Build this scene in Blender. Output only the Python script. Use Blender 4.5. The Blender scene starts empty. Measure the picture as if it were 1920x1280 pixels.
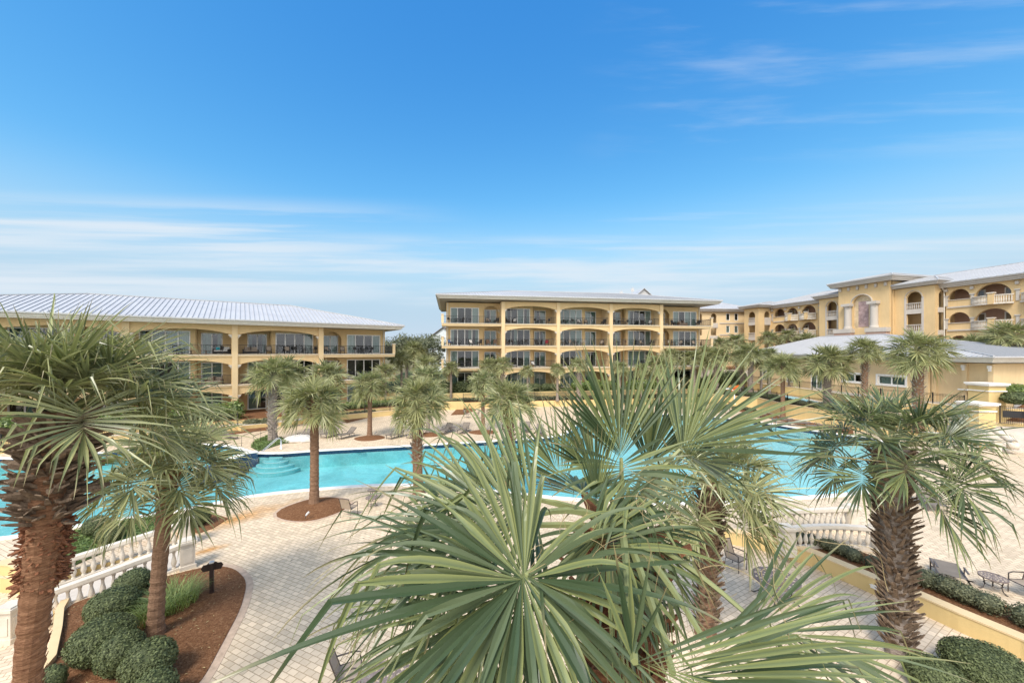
import bpy, math, random
import numpy as np
from mathutils import Vector, Matrix
from mathutils.geometry import tessellate_polygon
R_ = math.radians
SC = bpy.context.scene
COL = SC.collection
rnd = random.Random(7)
F, HZ, CX, CAMZ = 720.0, 657.0, 960.0, 8.0

def P(px, py, z=0.0):
    """a spot on a level surface z seen at photograph pixel px, py"""
    Y = F * (CAMZ - z) / (py - HZ)
    return ((px - CX) / F * Y, Y)
def PX(px, Y): return (px - CX) / F * Y
def PZ(py, Y): return CAMZ - (py - HZ) * Y / F

# ------------------------------------------------------------------ materials
def srgb(r, g, b):
    f = lambda c: (c/255/12.92) if c/255 <= .04045 else ((c/255+.055)/1.055)**2.4
    return (f(r), f(g), f(b))
class NT:
    def __init__(s, name):
        s.m = bpy.data.materials.new(name); s.m.use_nodes = True
        s.t = s.m.node_tree; s.n = s.t.nodes; s.b = s.n['Principled BSDF']; s.out = s.n['Material Output']
    def new(s, typ, **kw):
        nd = s.n.new(typ)
        for k, v in kw.items():
            if k in nd.inputs: nd.inputs[k].default_value = v
            else: setattr(nd, k, v)
        return nd
    def link(s, a, b): s.t.links.new(a, b)
    def obj(s, scale=(1, 1, 1), rot=(0, 0, 0)):
        tc = s.new('ShaderNodeTexCoord'); mp = s.new('ShaderNodeMapping')
        mp.inputs['Scale'].default_value = scale; mp.inputs['Rotation'].default_value = rot
        s.link(tc.outputs['Object'], mp.inputs['Vector']); return mp.outputs[0]
    def noise(s, vec, scale, detail=4, rough=.55, dist=0.0):
        nd = s.new('ShaderNodeTexNoise'); nd.inputs['Scale'].default_value = scale
        nd.inputs['Detail'].default_value = detail; nd.inputs['Roughness'].default_value = rough; nd.inputs['Distortion'].default_value = dist
        s.link(vec, nd.inputs['Vector']); return nd.outputs['Fac']
    def ramp(s, fac, stops):
        r = s.new('ShaderNodeValToRGB'); e = r.color_ramp.elements
        while len(e) < len(stops): e.new(.5)
        for el, (p, c) in zip(e, stops):
            el.position = p; el.color = (*c, 1) if len(c) == 3 else c
        s.link(fac, r.inputs[0]); return r.outputs[0]
    def mix(s, fac, a, b, mode='MIX'):
        m = s.new('ShaderNodeMix', data_type='RGBA', blend_type=mode)
        for v, i in ((fac, m.inputs[0]), (a, m.inputs[6]), (b, m.inputs[7])):
            if hasattr(v, 'is_output'): s.link(v, i)
            else: i.default_value = v if isinstance(v, (int, float)) else (*v, 1)
        return m.outputs[2]
    def math(s, op, a, b=0.0, c=None, clamp=False):
        m = s.new('ShaderNodeMath', operation=op); m.use_clamp = clamp
        for v, i in ((a, m.inputs[0]), (b, m.inputs[1]), (c, m.inputs[2])):
            if v is None: continue
            if hasattr(v, 'is_output'): s.link(v, i)
            else: i.default_value = v
        return m.outputs[0]
    def bump(s, h, strength=.3, dist=.02):
        b = s.new('ShaderNodeBump'); b.inputs['Strength'].default_value = strength; b.inputs['Distance'].default_value = dist
        s.link(h, b.inputs['Height']); s.link(b.outputs[0], s.b.inputs['Normal'])
    def base(s, c, rough=.6, spec=.4, metal=0.0):
        if hasattr(c, 'is_output'): s.link(c, s.b.inputs['Base Color'])
        else: s.b.inputs['Base Color'].default_value = (*c, 1)
        s.b.inputs['Roughness'].default_value = rough; s.b.inputs['Specular IOR Level'].default_value = spec; s.b.inputs['Metallic'].default_value = metal
        return s.m
M = {}
def plain(name, c, rough=.6, spec=.4, metal=0.0, var=.12, scale=3.0, bump=0.0):
    n = NT(name); v = n.obj()
    f = n.noise(v, scale, 5, .6)
    lo = tuple(x*(1-var) for x in c); hi = tuple(min(1, x*(1+var)) for x in c)
    col = n.ramp(f, [(.3, lo), (.7, hi)])
    if bump: n.bump(n.noise(v, scale*25, 4), bump, .01)
    M[name] = n.base(col, rough, spec, metal); return n.m

def stucco(name, c):
    n = NT(name); v = n.obj()
    a = n.noise(v, .35, 5, .6); b = n.noise(n.obj((2.5, 2.5, .35)), 1.6, 5, .65)
    col = n.ramp(a, [(.3, tuple(x*.92 for x in c)), (.7, tuple(x*1.06 for x in c))])
    streak = n.ramp(b, [(.35, (.86, .84, .8)), (.55, (1, 1, 1))])
    col = n.mix(.32, col, streak, 'MULTIPLY')
    n.bump(n.noise(v, 60, 3), .15, .01)
    M[name] = n.base(col, .85, .2)
stucco('stucco', (.66, .475, .25))
stucco('stucco_pale', (.70, .53, .31))
stucco('stucco_wall', (.68, .51, .24))
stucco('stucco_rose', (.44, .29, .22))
stucco('stone_trim', (.52, .47, .41))
plain('cream', (.66, .62, .54), .6, .3, var=.07)
plain('soffit', (.42, .38, .32), .7, .2, var=.05)
plain('white_paint', (.78, .77, .74), .45, .4, var=.06)
plain('cast_stone', (.63, .565, .475), .75, .25, var=.13, scale=2.2, bump=.2)
plain('black_metal', (.018, .018, .02), .45, .5, var=.2)
plain('bronze_metal', (.06, .047, .04), .5, .5, var=.2)
plain('table_metal', (.20, .16, .145), .75, .2, var=.25, scale=14)
plain('chrome', (.75, .76, .78), .18, .6, 1.0, var=.03)
plain('wicker_dark', (.03, .024, .02), .7, .3, var=.3, scale=20)
plain('wicker_brown', (.12, .07, .04), .7, .3, var=.3, scale=20)
plain('cushion_tan', (.36, .29, .225), .9, .1, var=.1)
plain('cushion_white', (.66, .64, .6), .9, .1, var=.08)
plain('cushion_teal', (.03, .35, .42), .9, .1, var=.1)
plain('cushion_blue', (.16, .24, .42), .9, .1, var=.2)
plain('cushion_red', (.3, .03, .04), .9, .1, var=.1)
plain('wood_brown', (.24, .12, .055), .6, .3, var=.25, scale=6)
plain('curtain_pale', (.42, .47, .42), .9, .1, var=.1, scale=8)
plain('curtain_sage', (.22, .30, .26), .9, .1, var=.12, scale=8)
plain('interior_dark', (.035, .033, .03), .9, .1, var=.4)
plain('teal_awning', (.01, .3, .42), .8, .2)
plain('paint_grey', (.50, .49, .48), .6, .3)
plain('sign_brown', (.03, .018, .016), .45, .4)
plain('orange_plastic', (.75, .17, .03), .35, .5, var=.05)
plain('bark_grey', (.23, .19, .155), .9, .1, var=.4, scale=9, bump=.6)
plain('steel_frame', (.13, .11, .10), .5, .5, .2)
plain('sling_fabric', (.20, .17, .14), .85, .2, var=.12)
plain('house_paint', (.60, .64, .66), .7, .2)
plain('shingle', (.15, .12, .10), .9, .1, var=.3, scale=8)
plain('concrete', (.56, .50, .43), .85, .2, var=.12, scale=2, bump=.2)
plain('coping', (.80, .76, .70), .6, .3, var=.08)
plain('tile_navy', (.05, .085, .17), .25, .5, var=.4, scale=8)
plain('stone_panel', (.36, .26, .25), .8, .2, var=.35, scale=2.5)
plain('travertine', (.58, .46, .30), .8, .2, var=.3, scale=1.2)
plain('boulder', (.56, .52, .47), .85, .2, var=.2, scale=2, bump=.5)
plain('edging_pink', (.50, .37, .27), .85, .2, var=.2, scale=5, bump=.3)
plain('far_tree_leaf', (.075, .095, .05), .7, .2, var=.4, scale=1.2)

def roof_metal():
    n = NT('roof_metal'); v = n.obj()
    f = n.noise(v, .5, 4); col = n.ramp(f, [(.3, (.45, .45, .46)), (.7, (.52, .52, .525))])
    M['roof_metal'] = n.base(col, .5, .4, .1)
    n2 = NT('roof_seam'); M['roof_seam'] = n2.base((.40, .40, .405), .5, .4, .1)  # same metal as the panels, darkened for seam shadow and sealant
roof_metal()

def glass():
    n = NT('window_glass')
    tr = n.new('ShaderNodeBsdfTransparent'); tr.inputs[0].default_value = (.72, .8, .8, 1)
    gl = n.new('ShaderNodeBsdfGlossy'); gl.inputs['Roughness'].default_value = .02; gl.inputs[0].default_value = (.95, .97, 1, 1)
    lw = n.new('ShaderNodeLayerWeight'); lw.inputs['Blend'].default_value = .3
    f = n.math('MULTIPLY_ADD', lw.outputs['Fresnel'], .7, .05, True)
    mx = n.new('ShaderNodeMixShader'); n.link(f, mx.inputs[0]); n.link(tr.outputs[0], mx.inputs[1]); n.link(gl.outputs[0], mx.inputs[2])
    n.link(mx.outputs[0], n.out.inputs[0]); M['glass'] = n.m
glass()

def water(name, tint, fl):
    n = NT(name); v = n.obj()
    tr = n.new('ShaderNodeBsdfTransparent'); tr.inputs[0].default_value = (*tint, 1)
    gl = n.new('ShaderNodeBsdfGlossy'); gl.inputs['Roughness'].default_value = .06
    h = n.math('ADD', n.noise(v, 1.3, 3, .6, .6), n.math('MULTIPLY', n.noise(v, 5.0, 2, .5, .4), .35))
    bp = n.new('ShaderNodeBump'); bp.inputs['Strength'].default_value = .5; bp.inputs['Distance'].default_value = .06
    n.link(h, bp.inputs['Height']); n.link(bp.outputs[0], gl.inputs['Normal'])
    fr = n.new('ShaderNodeFresnel'); fr.inputs[0].default_value = 1.33; n.link(bp.outputs[0], fr.inputs['Normal'])
    f = n.math('MULTIPLY', fr.outputs[0], .85)
    mx = n.new('ShaderNodeMixShader'); n.link(f, mx.inputs[0]); n.link(tr.outputs[0], mx.inputs[1]); n.link(gl.outputs[0], mx.inputs[2])
    n.link(mx.outputs[0], n.out.inputs[0]); M[name] = n.m
    n = NT(name + '_floor'); v = n.obj()
    w = n.noise(v, .35, 5, .6, .8); c1 = n.ramp(w, [(.32, tuple(x*.88 for x in fl)), (.68, tuple(min(1, x*1.3+.02) for x in fl))])
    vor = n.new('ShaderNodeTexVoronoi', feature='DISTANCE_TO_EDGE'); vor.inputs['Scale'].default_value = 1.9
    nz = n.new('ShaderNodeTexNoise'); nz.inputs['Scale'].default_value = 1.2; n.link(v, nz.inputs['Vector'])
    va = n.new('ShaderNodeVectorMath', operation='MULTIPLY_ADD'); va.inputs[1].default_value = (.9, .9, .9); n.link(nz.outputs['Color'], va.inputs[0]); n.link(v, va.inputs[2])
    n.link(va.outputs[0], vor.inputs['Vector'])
    ca = n.ramp(vor.outputs['Distance'], [(0, (.06, .065, .065)), (.09, (0, 0, 0))])  # caustic light lines painted into the floor colour
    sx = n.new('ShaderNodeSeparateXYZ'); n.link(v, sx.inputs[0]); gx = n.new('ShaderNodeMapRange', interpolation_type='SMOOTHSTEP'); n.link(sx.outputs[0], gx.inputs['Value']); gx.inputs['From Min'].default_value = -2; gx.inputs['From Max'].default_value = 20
    c1 = n.mix(n.math('MULTIPLY', gx.outputs[0], .62), c1, (.47, .68, .70))      # paler to the right: lighter water reflection painted into the floor colour
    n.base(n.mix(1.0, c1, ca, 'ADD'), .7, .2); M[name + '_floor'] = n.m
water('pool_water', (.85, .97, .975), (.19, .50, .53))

def pavers(name, c, size, rot, stain=None):
    n = NT(name); v = n.obj(rot=(0, 0, rot))
    br = n.new('ShaderNodeTexBrick'); br.offset = .5
    br.inputs['Scale'].default_value = 1; br.inputs['Brick Width'].default_value = size[0]; br.inputs['Row Height'].default_value = size[1]
    br.inputs['Mortar Size'].default_value = .011; br.inputs['Mortar Smooth'].default_value = .2; br.inputs['Bias'].default_value = 0
    br.inputs['Color1'].default_value = (*tuple(x*.84 for x in c), 1); br.inputs['Color2'].default_value = (*tuple(min(1, x*1.12) for x in c), 1)
    br.inputs['Mortar'].default_value = (c[0]*.56, c[1]*.52, c[2]*.47, 1)
    n.link(v, br.inputs['Vector'])
    o = n.obj(); big = n.noise(o, .22, 5, .6); sm = n.noise(o, 9, 4, .6)
    col = n.mix(.8, br.outputs['Color'], n.ramp(big, [(.3, (.86, .84, .82)), (.6, (1, 1, 1))]), 'MULTIPLY')
    col = n.mix(.5, col, n.ramp(sm, [(.3, (.84, .83, .82)), (.65, (1, 1, 1))]), 'MULTIPLY')
    if stain:
        tot = None
        for (sx, sy, rx, ry, a) in stain:
            mp = n.new('ShaderNodeMapping', vector_type='TEXTURE'); mp.inputs['Location'].default_value = (sx, sy, 0); mp.inputs['Rotation'].default_value = (0, 0, a); mp.inputs['Scale'].default_value = (rx, ry, 1)
            tc = n.new('ShaderNodeTexCoord'); n.link(tc.outputs['Object'], mp.inputs['Vector'])
            ln = n.new('ShaderNodeVectorMath', operation='LENGTH'); n.link(mp.outputs[0], ln.inputs[0])
            e = n.math('ADD', ln.outputs['Value'], n.math('MULTIPLY', n.math('SUBTRACT', n.noise(o, 1.1, 5, .65), .5), 1.6))
            k = n.math('SUBTRACT', 1.0, e, clamp=True)
            tot = k if tot is None else n.math('MAXIMUM', tot, k)
        col = n.mix(n.math('MULTIPLY', tot, .8), col, (.80, .45, .10), 'MULTIPLY')
    n.bump(br.outputs['Fac'], -.35, .01)
    M[name] = n.base(col, .8, .25)
pavers('deck_pavers', (.70, .565, .405), (.265, .165), R_(24), [(-13.2, 18.2, 3.8, 1.0, R_(52)), (-12.2, 15.4, .9, .35, R_(45))])
pavers('patio_pavers', (.73, .60, .45), (.265, .17), R_(-30))

def mulch():
    n = NT('mulch'); v = n.obj()
    a = n.noise(v, 14, 6, .7, 1.2); b = n.noise(v, .9, 4)
    col = n.ramp(a, [(.28, (.075, .036, .019)), (.5, (.205, .10, .05)), (.72, (.37, .215, .12))])
    col = n.mix(.6, col, n.ramp(b, [(.3, (.72, .66, .6)), (.65, (1.0, .95, .9))]), 'MULTIPLY')
    n.bump(a, .9, .05); M['mulch'] = n.base(col, .95, .1)
mulch()
def soil(name, c1, c2):
    n = NT(name); v = n.obj(); a = n.noise(v, 3, 6, .7); n.bump(a, .5, .05)
    M[name] = n.base(n.ramp(a, [(.3, c1), (.7, c2)]), .95, .1)
soil('turf', (.055, .075, .03), (.12, .14, .06))
soil('land', (.10, .10, .055), (.2, .16, .09))

def leafmat(name, a, b, tip, edge, rough=.42, trans=.25):
    """colour per leaflet from the mesh's 'leaf' attribute: r random, g along, b across"""
    n = NT(name); at = n.new('ShaderNodeAttribute', attribute_name='leaf'); sp = n.new('ShaderNodeSeparateColor'); n.link(at.outputs['Color'], sp.inputs[0])
    r, g, e = sp.outputs[0], sp.outputs[1], sp.outputs[2]
    v = n.obj(); nz = n.noise(v, 3.0, 3)
    col = n.ramp(r, [(.0, a), (.6, b), (1.0, tuple(x*1.35 for x in b))])
    col = n.mix(.5, col, n.ramp(nz, [(.3, (.72, .74, .74)), (.7, (1.12, 1.1, 1.05))]), 'MULTIPLY')
    ef = n.math('MULTIPLY', e, n.math('GREATER_THAN', r, .55)); col = n.mix(n.math('MULTIPLY', ef, .6), col, edge)
    tf = n.math('MULTIPLY', n.math('SUBTRACT', g, n.math('MULTIPLY_ADD', r, .25, .68)), 5.0, clamp=True)
    col = n.mix(n.math('MULTIPLY', tf, .85), col, tip)
    n.base(col, rough, .5)
    tr = n.new('ShaderNodeBsdfTranslucent'); n.link(n.mix(1, col, (1.0, 1.1, .6), 'MULTIPLY'), tr.inputs[0])
    mx = n.new('ShaderNodeMixShader'); mx.inputs[0].default_value = trans
    n.link(n.b.outputs[0], mx.inputs[1]); n.link(tr.outputs[0], mx.inputs[2]); n.link(mx.outputs[0], n.out.inputs[0])
    M[name] = n.m
leafmat('frond_near', (.050, .082, .038), (.135, .168, .086), (.36, .29, .15), (.32, .33, .10), .30, .16)
leafmat('frond_side', (.13, .15, .068), (.32, .33, .175), (.38, .31, .18), (.34, .34, .14), .32, .25)
leafmat('frond_mid', (.16, .18, .075), (.40, .40, .20), (.36, .30, .17), (.30, .29, .12))
leafmat('frond_far', (.15, .17, .075), (.37, .38, .195), (.32, .27, .16), (.24, .24, .11))
leafmat('frond_blue', (.17, .21, .17), (.27, .31, .26), (.36, .33, .24), (.3, .32, .22))
leafmat('shrub_leaf', (.050, .068, .024), (.125, .150, .060), (.15, .17, .08), (.15, .18, .08), .7, .15)
leafmat('hedge_leaf', (.07, .08, .04), (.16, .165, .09), (.26, .2, .14), (.2, .19, .1), .7, .15)
leafmat('bright_leaf', (.08, .13, .03), (.19, .25, .07), (.25, .28, .08), (.25, .28, .08), .4, .25)
leafmat('juniper_leaf', (.07, .125, .035), (.17, .24, .07), (.15, .18, .06), (.15, .18, .06), .6, .15)
leafmat('oak_leaf', (.07, .085, .045), (.17, .18, .105), (.13, .13, .07), (.12, .12, .06), .6, .2)
leafmat('grass_blade', (.13, .19, .05), (.27, .33, .11), (.35, .36, .15), (.3, .33, .1), .45, .3)
plain('petiole', (.24, .26, .11), .45, .4, var=.2)
plain('fibre', (.38, .29, .15), .8, .2, var=.2)

def bark(name, c1, c2, ring):
    n = NT(name); v = n.obj((1, 1, ring)); a = n.noise(v, 6, 6, .7, .5); f = n.noise(n.obj((1, 1, ring*.35)), 11, 5, .7)
    col = n.ramp(a, [(.3, c1), (.7, c2)]); n.bump(n.math('ADD', a, f), .8, .04)
    M[name] = n.base(n.mix(.5, col, n.ramp(f, [(.3, (.55, .5, .48)), (.6, (1, 1, 1))]), 'MULTIPLY'), .95, .1)
bark('trunk_brown', (.13, .07, .042), (.36, .23, .15), 5)
bark('trunk_red', (.13, .055, .03), (.42, .235, .135), 6)
bark('trunk_grey', (.19, .15, .125), (.40, .34, .29), 3)
bark('boot', (.085, .055, .038), (.38, .285, .205), .6)
bark('boot_red', (.13, .05, .028), (.38, .18, .10), .6)
bark('boot_pale', (.22, .18, .145), (.50, .44, .37), .6)

# ------------------------------------------------------------------ meshes
class MB:
    def __init__(s): s.v = []; s.f = []; s.mi = []; s.c = None
    def quad(s, a, b, c, d, m=0):
        i = len(s.v); s.v += [tuple(a), tuple(b), tuple(c), tuple(d)]; s.f.append((i, i+1, i+2, i+3)); s.mi.append(m)
    def tri(s, a, b, c, m=0):
        i = len(s.v); s.v += [tuple(a), tuple(b), tuple(c)]; s.f.append((i, i+1, i+2)); s.mi.append(m)
    def box(s, x0, x1, y0, y1, z0, z1, m=0):
        i = len(s.v)
        s.v += [(x0,y0,z0),(x1,y0,z0),(x1,y1,z0),(x0,y1,z0),(x0,y0,z1),(x1,y0,z1),(x1,y1,z1),(x0,y1,z1)]
        for q in ((0,3,2,1),(4,5,6,7),(0,1,5,4),(1,2,6,5),(2,3,7,6),(3,0,4,7)): s.f.append(tuple(i+k for k in q)); s.mi.append(m)
    def obox(s, a, b, w, h, m=0, up=(0, 0, 1)):
        """bar from a to b, w wide, h tall (centred)"""
        a = Vector(a); b = Vector(b); d = (b-a).normalized(); u = Vector(up)
        if abs(d.dot(u)) > .98: u = Vector((1, 0, 0))
        r = d.cross(u).normalized(); u = r.cross(d).normalized(); i = len(s.v)
        for p in (a, b):
            for sx, sz in ((-1,-1),(1,-1),(1,1),(-1,1)): s.v.append(tuple(p + r*(sx*w/2) + u*(sz*h/2)))
        for q in ((0,1,2,3),(7,6,5,4),(0,4,5,1),(1,5,6,2),(2,6,7,3),(3,7,4,0)): s.f.append(tuple(i+k for k in q)); s.mi.append(m)
    def tube(s, pts, r, n=6, m=0, cap=True):
        pts = [Vector(p) for p in pts]; rr = r if isinstance(r, (list, tuple)) else [r]*len(pts)
        i0 = len(s.v); ref = Vector((0, 0, 1))
        for k, p in enumerate(pts):
            d = (pts[min(k+1, len(pts)-1)] - pts[max(k-1, 0)]).normalized()
            u = ref if abs(d.dot(ref)) < .95 else Vector((1, 0, 0))
            a = d.cross(u).normalized(); b = d.cross(a).normalized()
            for j in range(n):
                t = 2*math.pi*j/n; s.v.append(tuple(p + (a*math.cos(t) + b*math.sin(t))*rr[k]))
        for k in range(len(pts)-1):
            for j in range(n):
                s.f.append((i0+k*n+j, i0+k*n+(j+1) % n, i0+(k+1)*n+(j+1) % n, i0+(k+1)*n+j)); s.mi.append(m)
        if cap:
            s.f.append(tuple(i0+j for j in range(n))); s.mi.append(m)
            e = i0+(len(pts)-1)*n; s.f.append(tuple(e+n-1-j for j in range(n))); s.mi.append(m)
    def lathe(s, prof, n=10, c=(0, 0, 0), m=0):
        i0 = len(s.v)
        for r, z in prof:
            for j in range(n):
                t = 2*math.pi*j/n; s.v.append((c[0]+r*math.cos(t), c[1]+r*math.sin(t), c[2]+z))
        for k in range(len(prof)-1):
            for j in range(n):
                s.f.append((i0+k*n+j, i0+k*n+(j+1) % n, i0+(k+1)*n+(j+1) % n, i0+(k+1)*n+j)); s.mi.append(m)
        e = i0+(len(prof)-1)*n
        s.f.append(tuple(i0+n-1-j for j in range(n))); s.mi.append(m); s.f.append(tuple(e+j for j in range(n))); s.mi.append(m)
    def sheet(s, pts, z, m=0, holes=()):
        loops = [[Vector((x, y, 0)) for x, y in pts]] + [[Vector((x, y, 0)) for x, y in h] for h in holes]
        i0 = len(s.v); flat = [p for l in loops for p in l]
        s.v += [(p.x, p.y, z) for p in flat]
        for t in tessellate_polygon(loops):
            a, b, c = (flat[k] for k in t)
            if (b-a).cross(c-a).z < 0: t = t[::-1]
            s.f.append(tuple(i0+k for k in t)); s.mi.append(m)
    def skirt(s, pts, z0, z1, m=0, closed=True):
        n = len(pts)
        for k in range(n if closed else n-1):
            a, b = pts[k], pts[(k+1) % n]; s.quad((*a, z0), (*b, z0), (*b, z1), (*a, z1), m)
    def strip(s, path, w, z0, z1, m=0, closed=False):
        """a wall of thickness w along a ground path, mitred"""
        n = len(path); L = []; Rr = []
        for k, p in enumerate(path):
            if closed: a, b = path[k-1], path[(k+1) % n]
            else: a, b = path[max(k-1, 0)], path[min(k+1, n-1)]
            d = Vector((b[0]-a[0], b[1]-a[1])).normalized(); q = Vector((-d.y, d.x))*w/2
            L.append((p[0]+q.x, p[1]+q.y)); Rr.append((p[0]-q.x, p[1]-q.y))
        zz0 = z0 if isinstance(z0, (list, tuple)) else [z0]*n; zz1 = z1 if isinstance(z1, (list, tuple)) else [z1]*n
        for k in range(n if closed else n-1):
            j = (k+1) % n
            s.quad((*L[k], zz0[k]), (*L[k], zz1[k]), (*L[j], zz1[j]), (*L[j], zz0[j]), m)
            s.quad((*Rr[k], zz0[k]), (*Rr[j], zz0[j]), (*Rr[j], zz1[j]), (*Rr[k], zz1[k]), m)
            s.quad((*L[k], zz1[k]), (*Rr[k], zz1[k]), (*Rr[j], zz1[j]), (*L[j], zz1[j]), m)
        if not closed:
            for k in (0, n-1): s.quad((*L[k], zz0[k]), (*Rr[k], zz0[k]), (*Rr[k], zz1[k]), (*L[k], zz1[k]), m)
    def arr(s, V, Fc, C=None):
        i0 = len(s.v); s.v += [tuple(p) for p in V]; s.f += [tuple(int(k)+i0 for k in q) for q in Fc]; s.mi += [0]*len(Fc)
        if C is not None: s.c = (s.c or []) + [tuple(c) for c in C]

def mesh(name, mb, mats, smooth=False):
    me = bpy.data.meshes.new(name); me.from_pydata(mb.v, [], mb.f)
    for m in ([mats] if isinstance(mats, str) else mats): me.materials.append(M[m])
    if any(mb.mi): me.polygons.foreach_set('material_index', mb.mi)
    if smooth: me.polygons.foreach_set('use_smooth', [True]*len(mb.f))
    if mb.c:
        at = me.attributes.new('leaf', 'FLOAT_COLOR', 'POINT'); c = np.ones((len(mb.v), 4), dtype=np.float32)
        c[:len(mb.c), :3] = np.array(mb.c, dtype=np.float32); at.data.foreach_set('color', c.ravel())
    me.update(); return me
def link(name, data, parent=None, loc=(0, 0, 0), rz=0.0, sc=1.0):
    o = bpy.data.objects.new(name, data); COL.objects.link(o); o.location = loc; o.rotation_euler = (0, 0, rz)
    if sc != 1.0: o.scale = (sc, sc, sc) if isinstance(sc, (int, float)) else sc
    if parent: o.parent = parent
    return o
def part(name, mb, mats, parent, smooth=False): return link(name, mesh(name, mb, mats, smooth), parent)
USED = {}
def tag(o, label, cat, group=None):
    n = len(label.split()); assert 4 <= n <= 16, (n, label)
    if label in USED: print('SAME LABEL', label)
    USED[label] = 1
    o['label'] = label; o['category'] = cat
    if group: o['group'] = group
    return o
def thing(name, label, cat, loc=(0, 0, 0), rz=0.0, group=None): return tag(link(name, None, None, loc, rz), label, cat, group)
def struct(name, mb, mats, smooth=False):
    o = link(name, mesh(name, mb, mats, smooth)); o['kind'] = 'structure'; return o
# ------------------------------------------------------------------ palms
def unit(v): return v / max(1e-9, np.linalg.norm(v))
def rows(v): return v / np.maximum(1e-9, np.linalg.norm(v, axis=1))[:, None]
def frond(hub, d, n, R, nl, spread, droop, rng, seg=7, fold=.25, cup=0.0, kink=.3, wid=1.0, costa=.28, flutter=1.0, back=.66):
    """a costapalmate fan: pleated near the hub, free tapering leaflets beyond"""
    hub = np.array(hub, float); d = unit(np.array(d, float)); n = np.array(n, float); n = unit(n - d*n.dot(d)); s = np.cross(d, n)
    th = np.linspace(-spread, spread, nl) + rng.normal(0, spread/nl*.34*flutter, nl)
    near = np.clip(1-np.abs(th)/spread, 0, 1)
    costav = near*costa*R
    p = hub[None] + d[None]*costav[:, None] + np.array([0, 0, -1.0])[None]*(near**2*costa*R*.25)[:, None]
    dr = np.cos(th)[:, None]*d + np.sin(th)[:, None]*s + n[None]*(fold*np.abs(np.sin(th)) + cup + rng.normal(0, .07*flutter, nl))[:, None]
    dr = rows(dr)
    L = R*(back+(1-back)*np.cos(th/2)**2)*(1+rng.normal(0, .10*flutter, nl)) * (1-costa*.4*near)
    dth = 2*spread/(nl-1); wmax = .42*R*dth*wid
    nn = rows(n[None] - dr*(dr@n)[:, None])
    dm = droop*np.clip(1+rng.normal(0, .45, nl)*flutter, .15, 2.4)
    kk = np.where(rng.random(nl) < kink, rng.uniform(.45, .85, nl), 9.0); kamt = rng.uniform(.8, 2.4, nl)
    tw = rng.normal(0, .7*flutter, nl); rv = rng.random(nl)
    ts = np.linspace(0, 1, seg+1); ts = ts**.9
    V = np.zeros((nl, seg+1, 3, 3)); C = np.zeros((nl, seg+1, 3, 3)); down = np.array([0, 0, -1.0])
    for k in range(seg+1):
        t = ts[k]; r = t*L
        wf = np.minimum(np.maximum(r, .012*R)*dth*1.3, wmax)
        tp = np.clip((t-.36)/.64, 0, 1); w = np.where(t > .36, np.minimum(wf, wmax*(1-tp)**.85+.0012*R), wf)
        ang = tw*max(0, t-.4)*1.6
        wd = np.cross(dr, nn); q = wd*np.cos(ang)[:, None] + nn*np.sin(ang)[:, None]; nq = nn*np.cos(ang)[:, None] - wd*np.sin(ang)[:, None]
        V[:, k, 0] = p - q*(w/2)[:, None] + nq*(w*.24)[:, None]; V[:, k, 1] = p - nq*(w*.12)[:, None]; V[:, k, 2] = p + q*(w/2)[:, None] + nq*(w*.24)[:, None]
        C[:, k, :, 0] = rv[:, None]; C[:, k, :, 1] = t; C[:, k, 0, 2] = 1; C[:, k, 2, 2] = 1
        if k < seg:
            dt = ts[k+1]-t
            p = p + dr*(L*dt)[:, None]
            g = dm*(max(0, t-.12)**1.2)*dt*2.0 + np.where((t < kk) & (ts[k+1] >= kk), kamt, 0.0)
            dr = rows(dr + down[None]*g[:, None]); nn = rows(nn - dr*np.sum(dr*nn, 1)[:, None])
    idx = np.arange(nl*(seg+1)*3).reshape(nl, seg+1, 3)
    f1 = np.stack([idx[:, :-1, 0], idx[:, :-1, 1], idx[:, 1:, 1], idx[:, 1:, 0]], -1).reshape(-1, 4)
    f2 = np.stack([idx[:, :-1, 1], idx[:, :-1, 2], idx[:, 1:, 2], idx[:, 1:, 1]], -1).reshape(-1, 4)
    return V.reshape(-1, 3), np.concatenate([f1, f2]), C.reshape(-1, 3)

def stalk(mb, a, b, sag, r0, r1, n=5, m=1, seg=6):
    a = Vector(a); b = Vector(b); pts = []
    for k in range(seg+1):
        t = k/seg; p = a.lerp(b, t) + Vector((0, 0, sag*4*t*(1-t))); pts.append(p)
    mb.tube(pts, [r0+(r1-r0)*k/seg for k in range(seg+1)], n, m)
    if mb.c is not None: mb.c += [(.5, .3, 0)]*(n*(seg+1))

def frond_obj(heart, hub, d, n, R, rng, parent, mat='frond_near', nl=46, spread=2.6, droop=.5, seg=7, **kw):
    mb = MB(); V, Fc, C = frond(hub, d, n, R, nl, spread, droop, rng, seg, **kw); mb.arr(V, Fc, C)
    stalk(mb, heart, hub, .06*R, .022*R+.006, .012*R+.003)
    return part('frond', mb, [mat, 'petiole'], parent)

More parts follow.
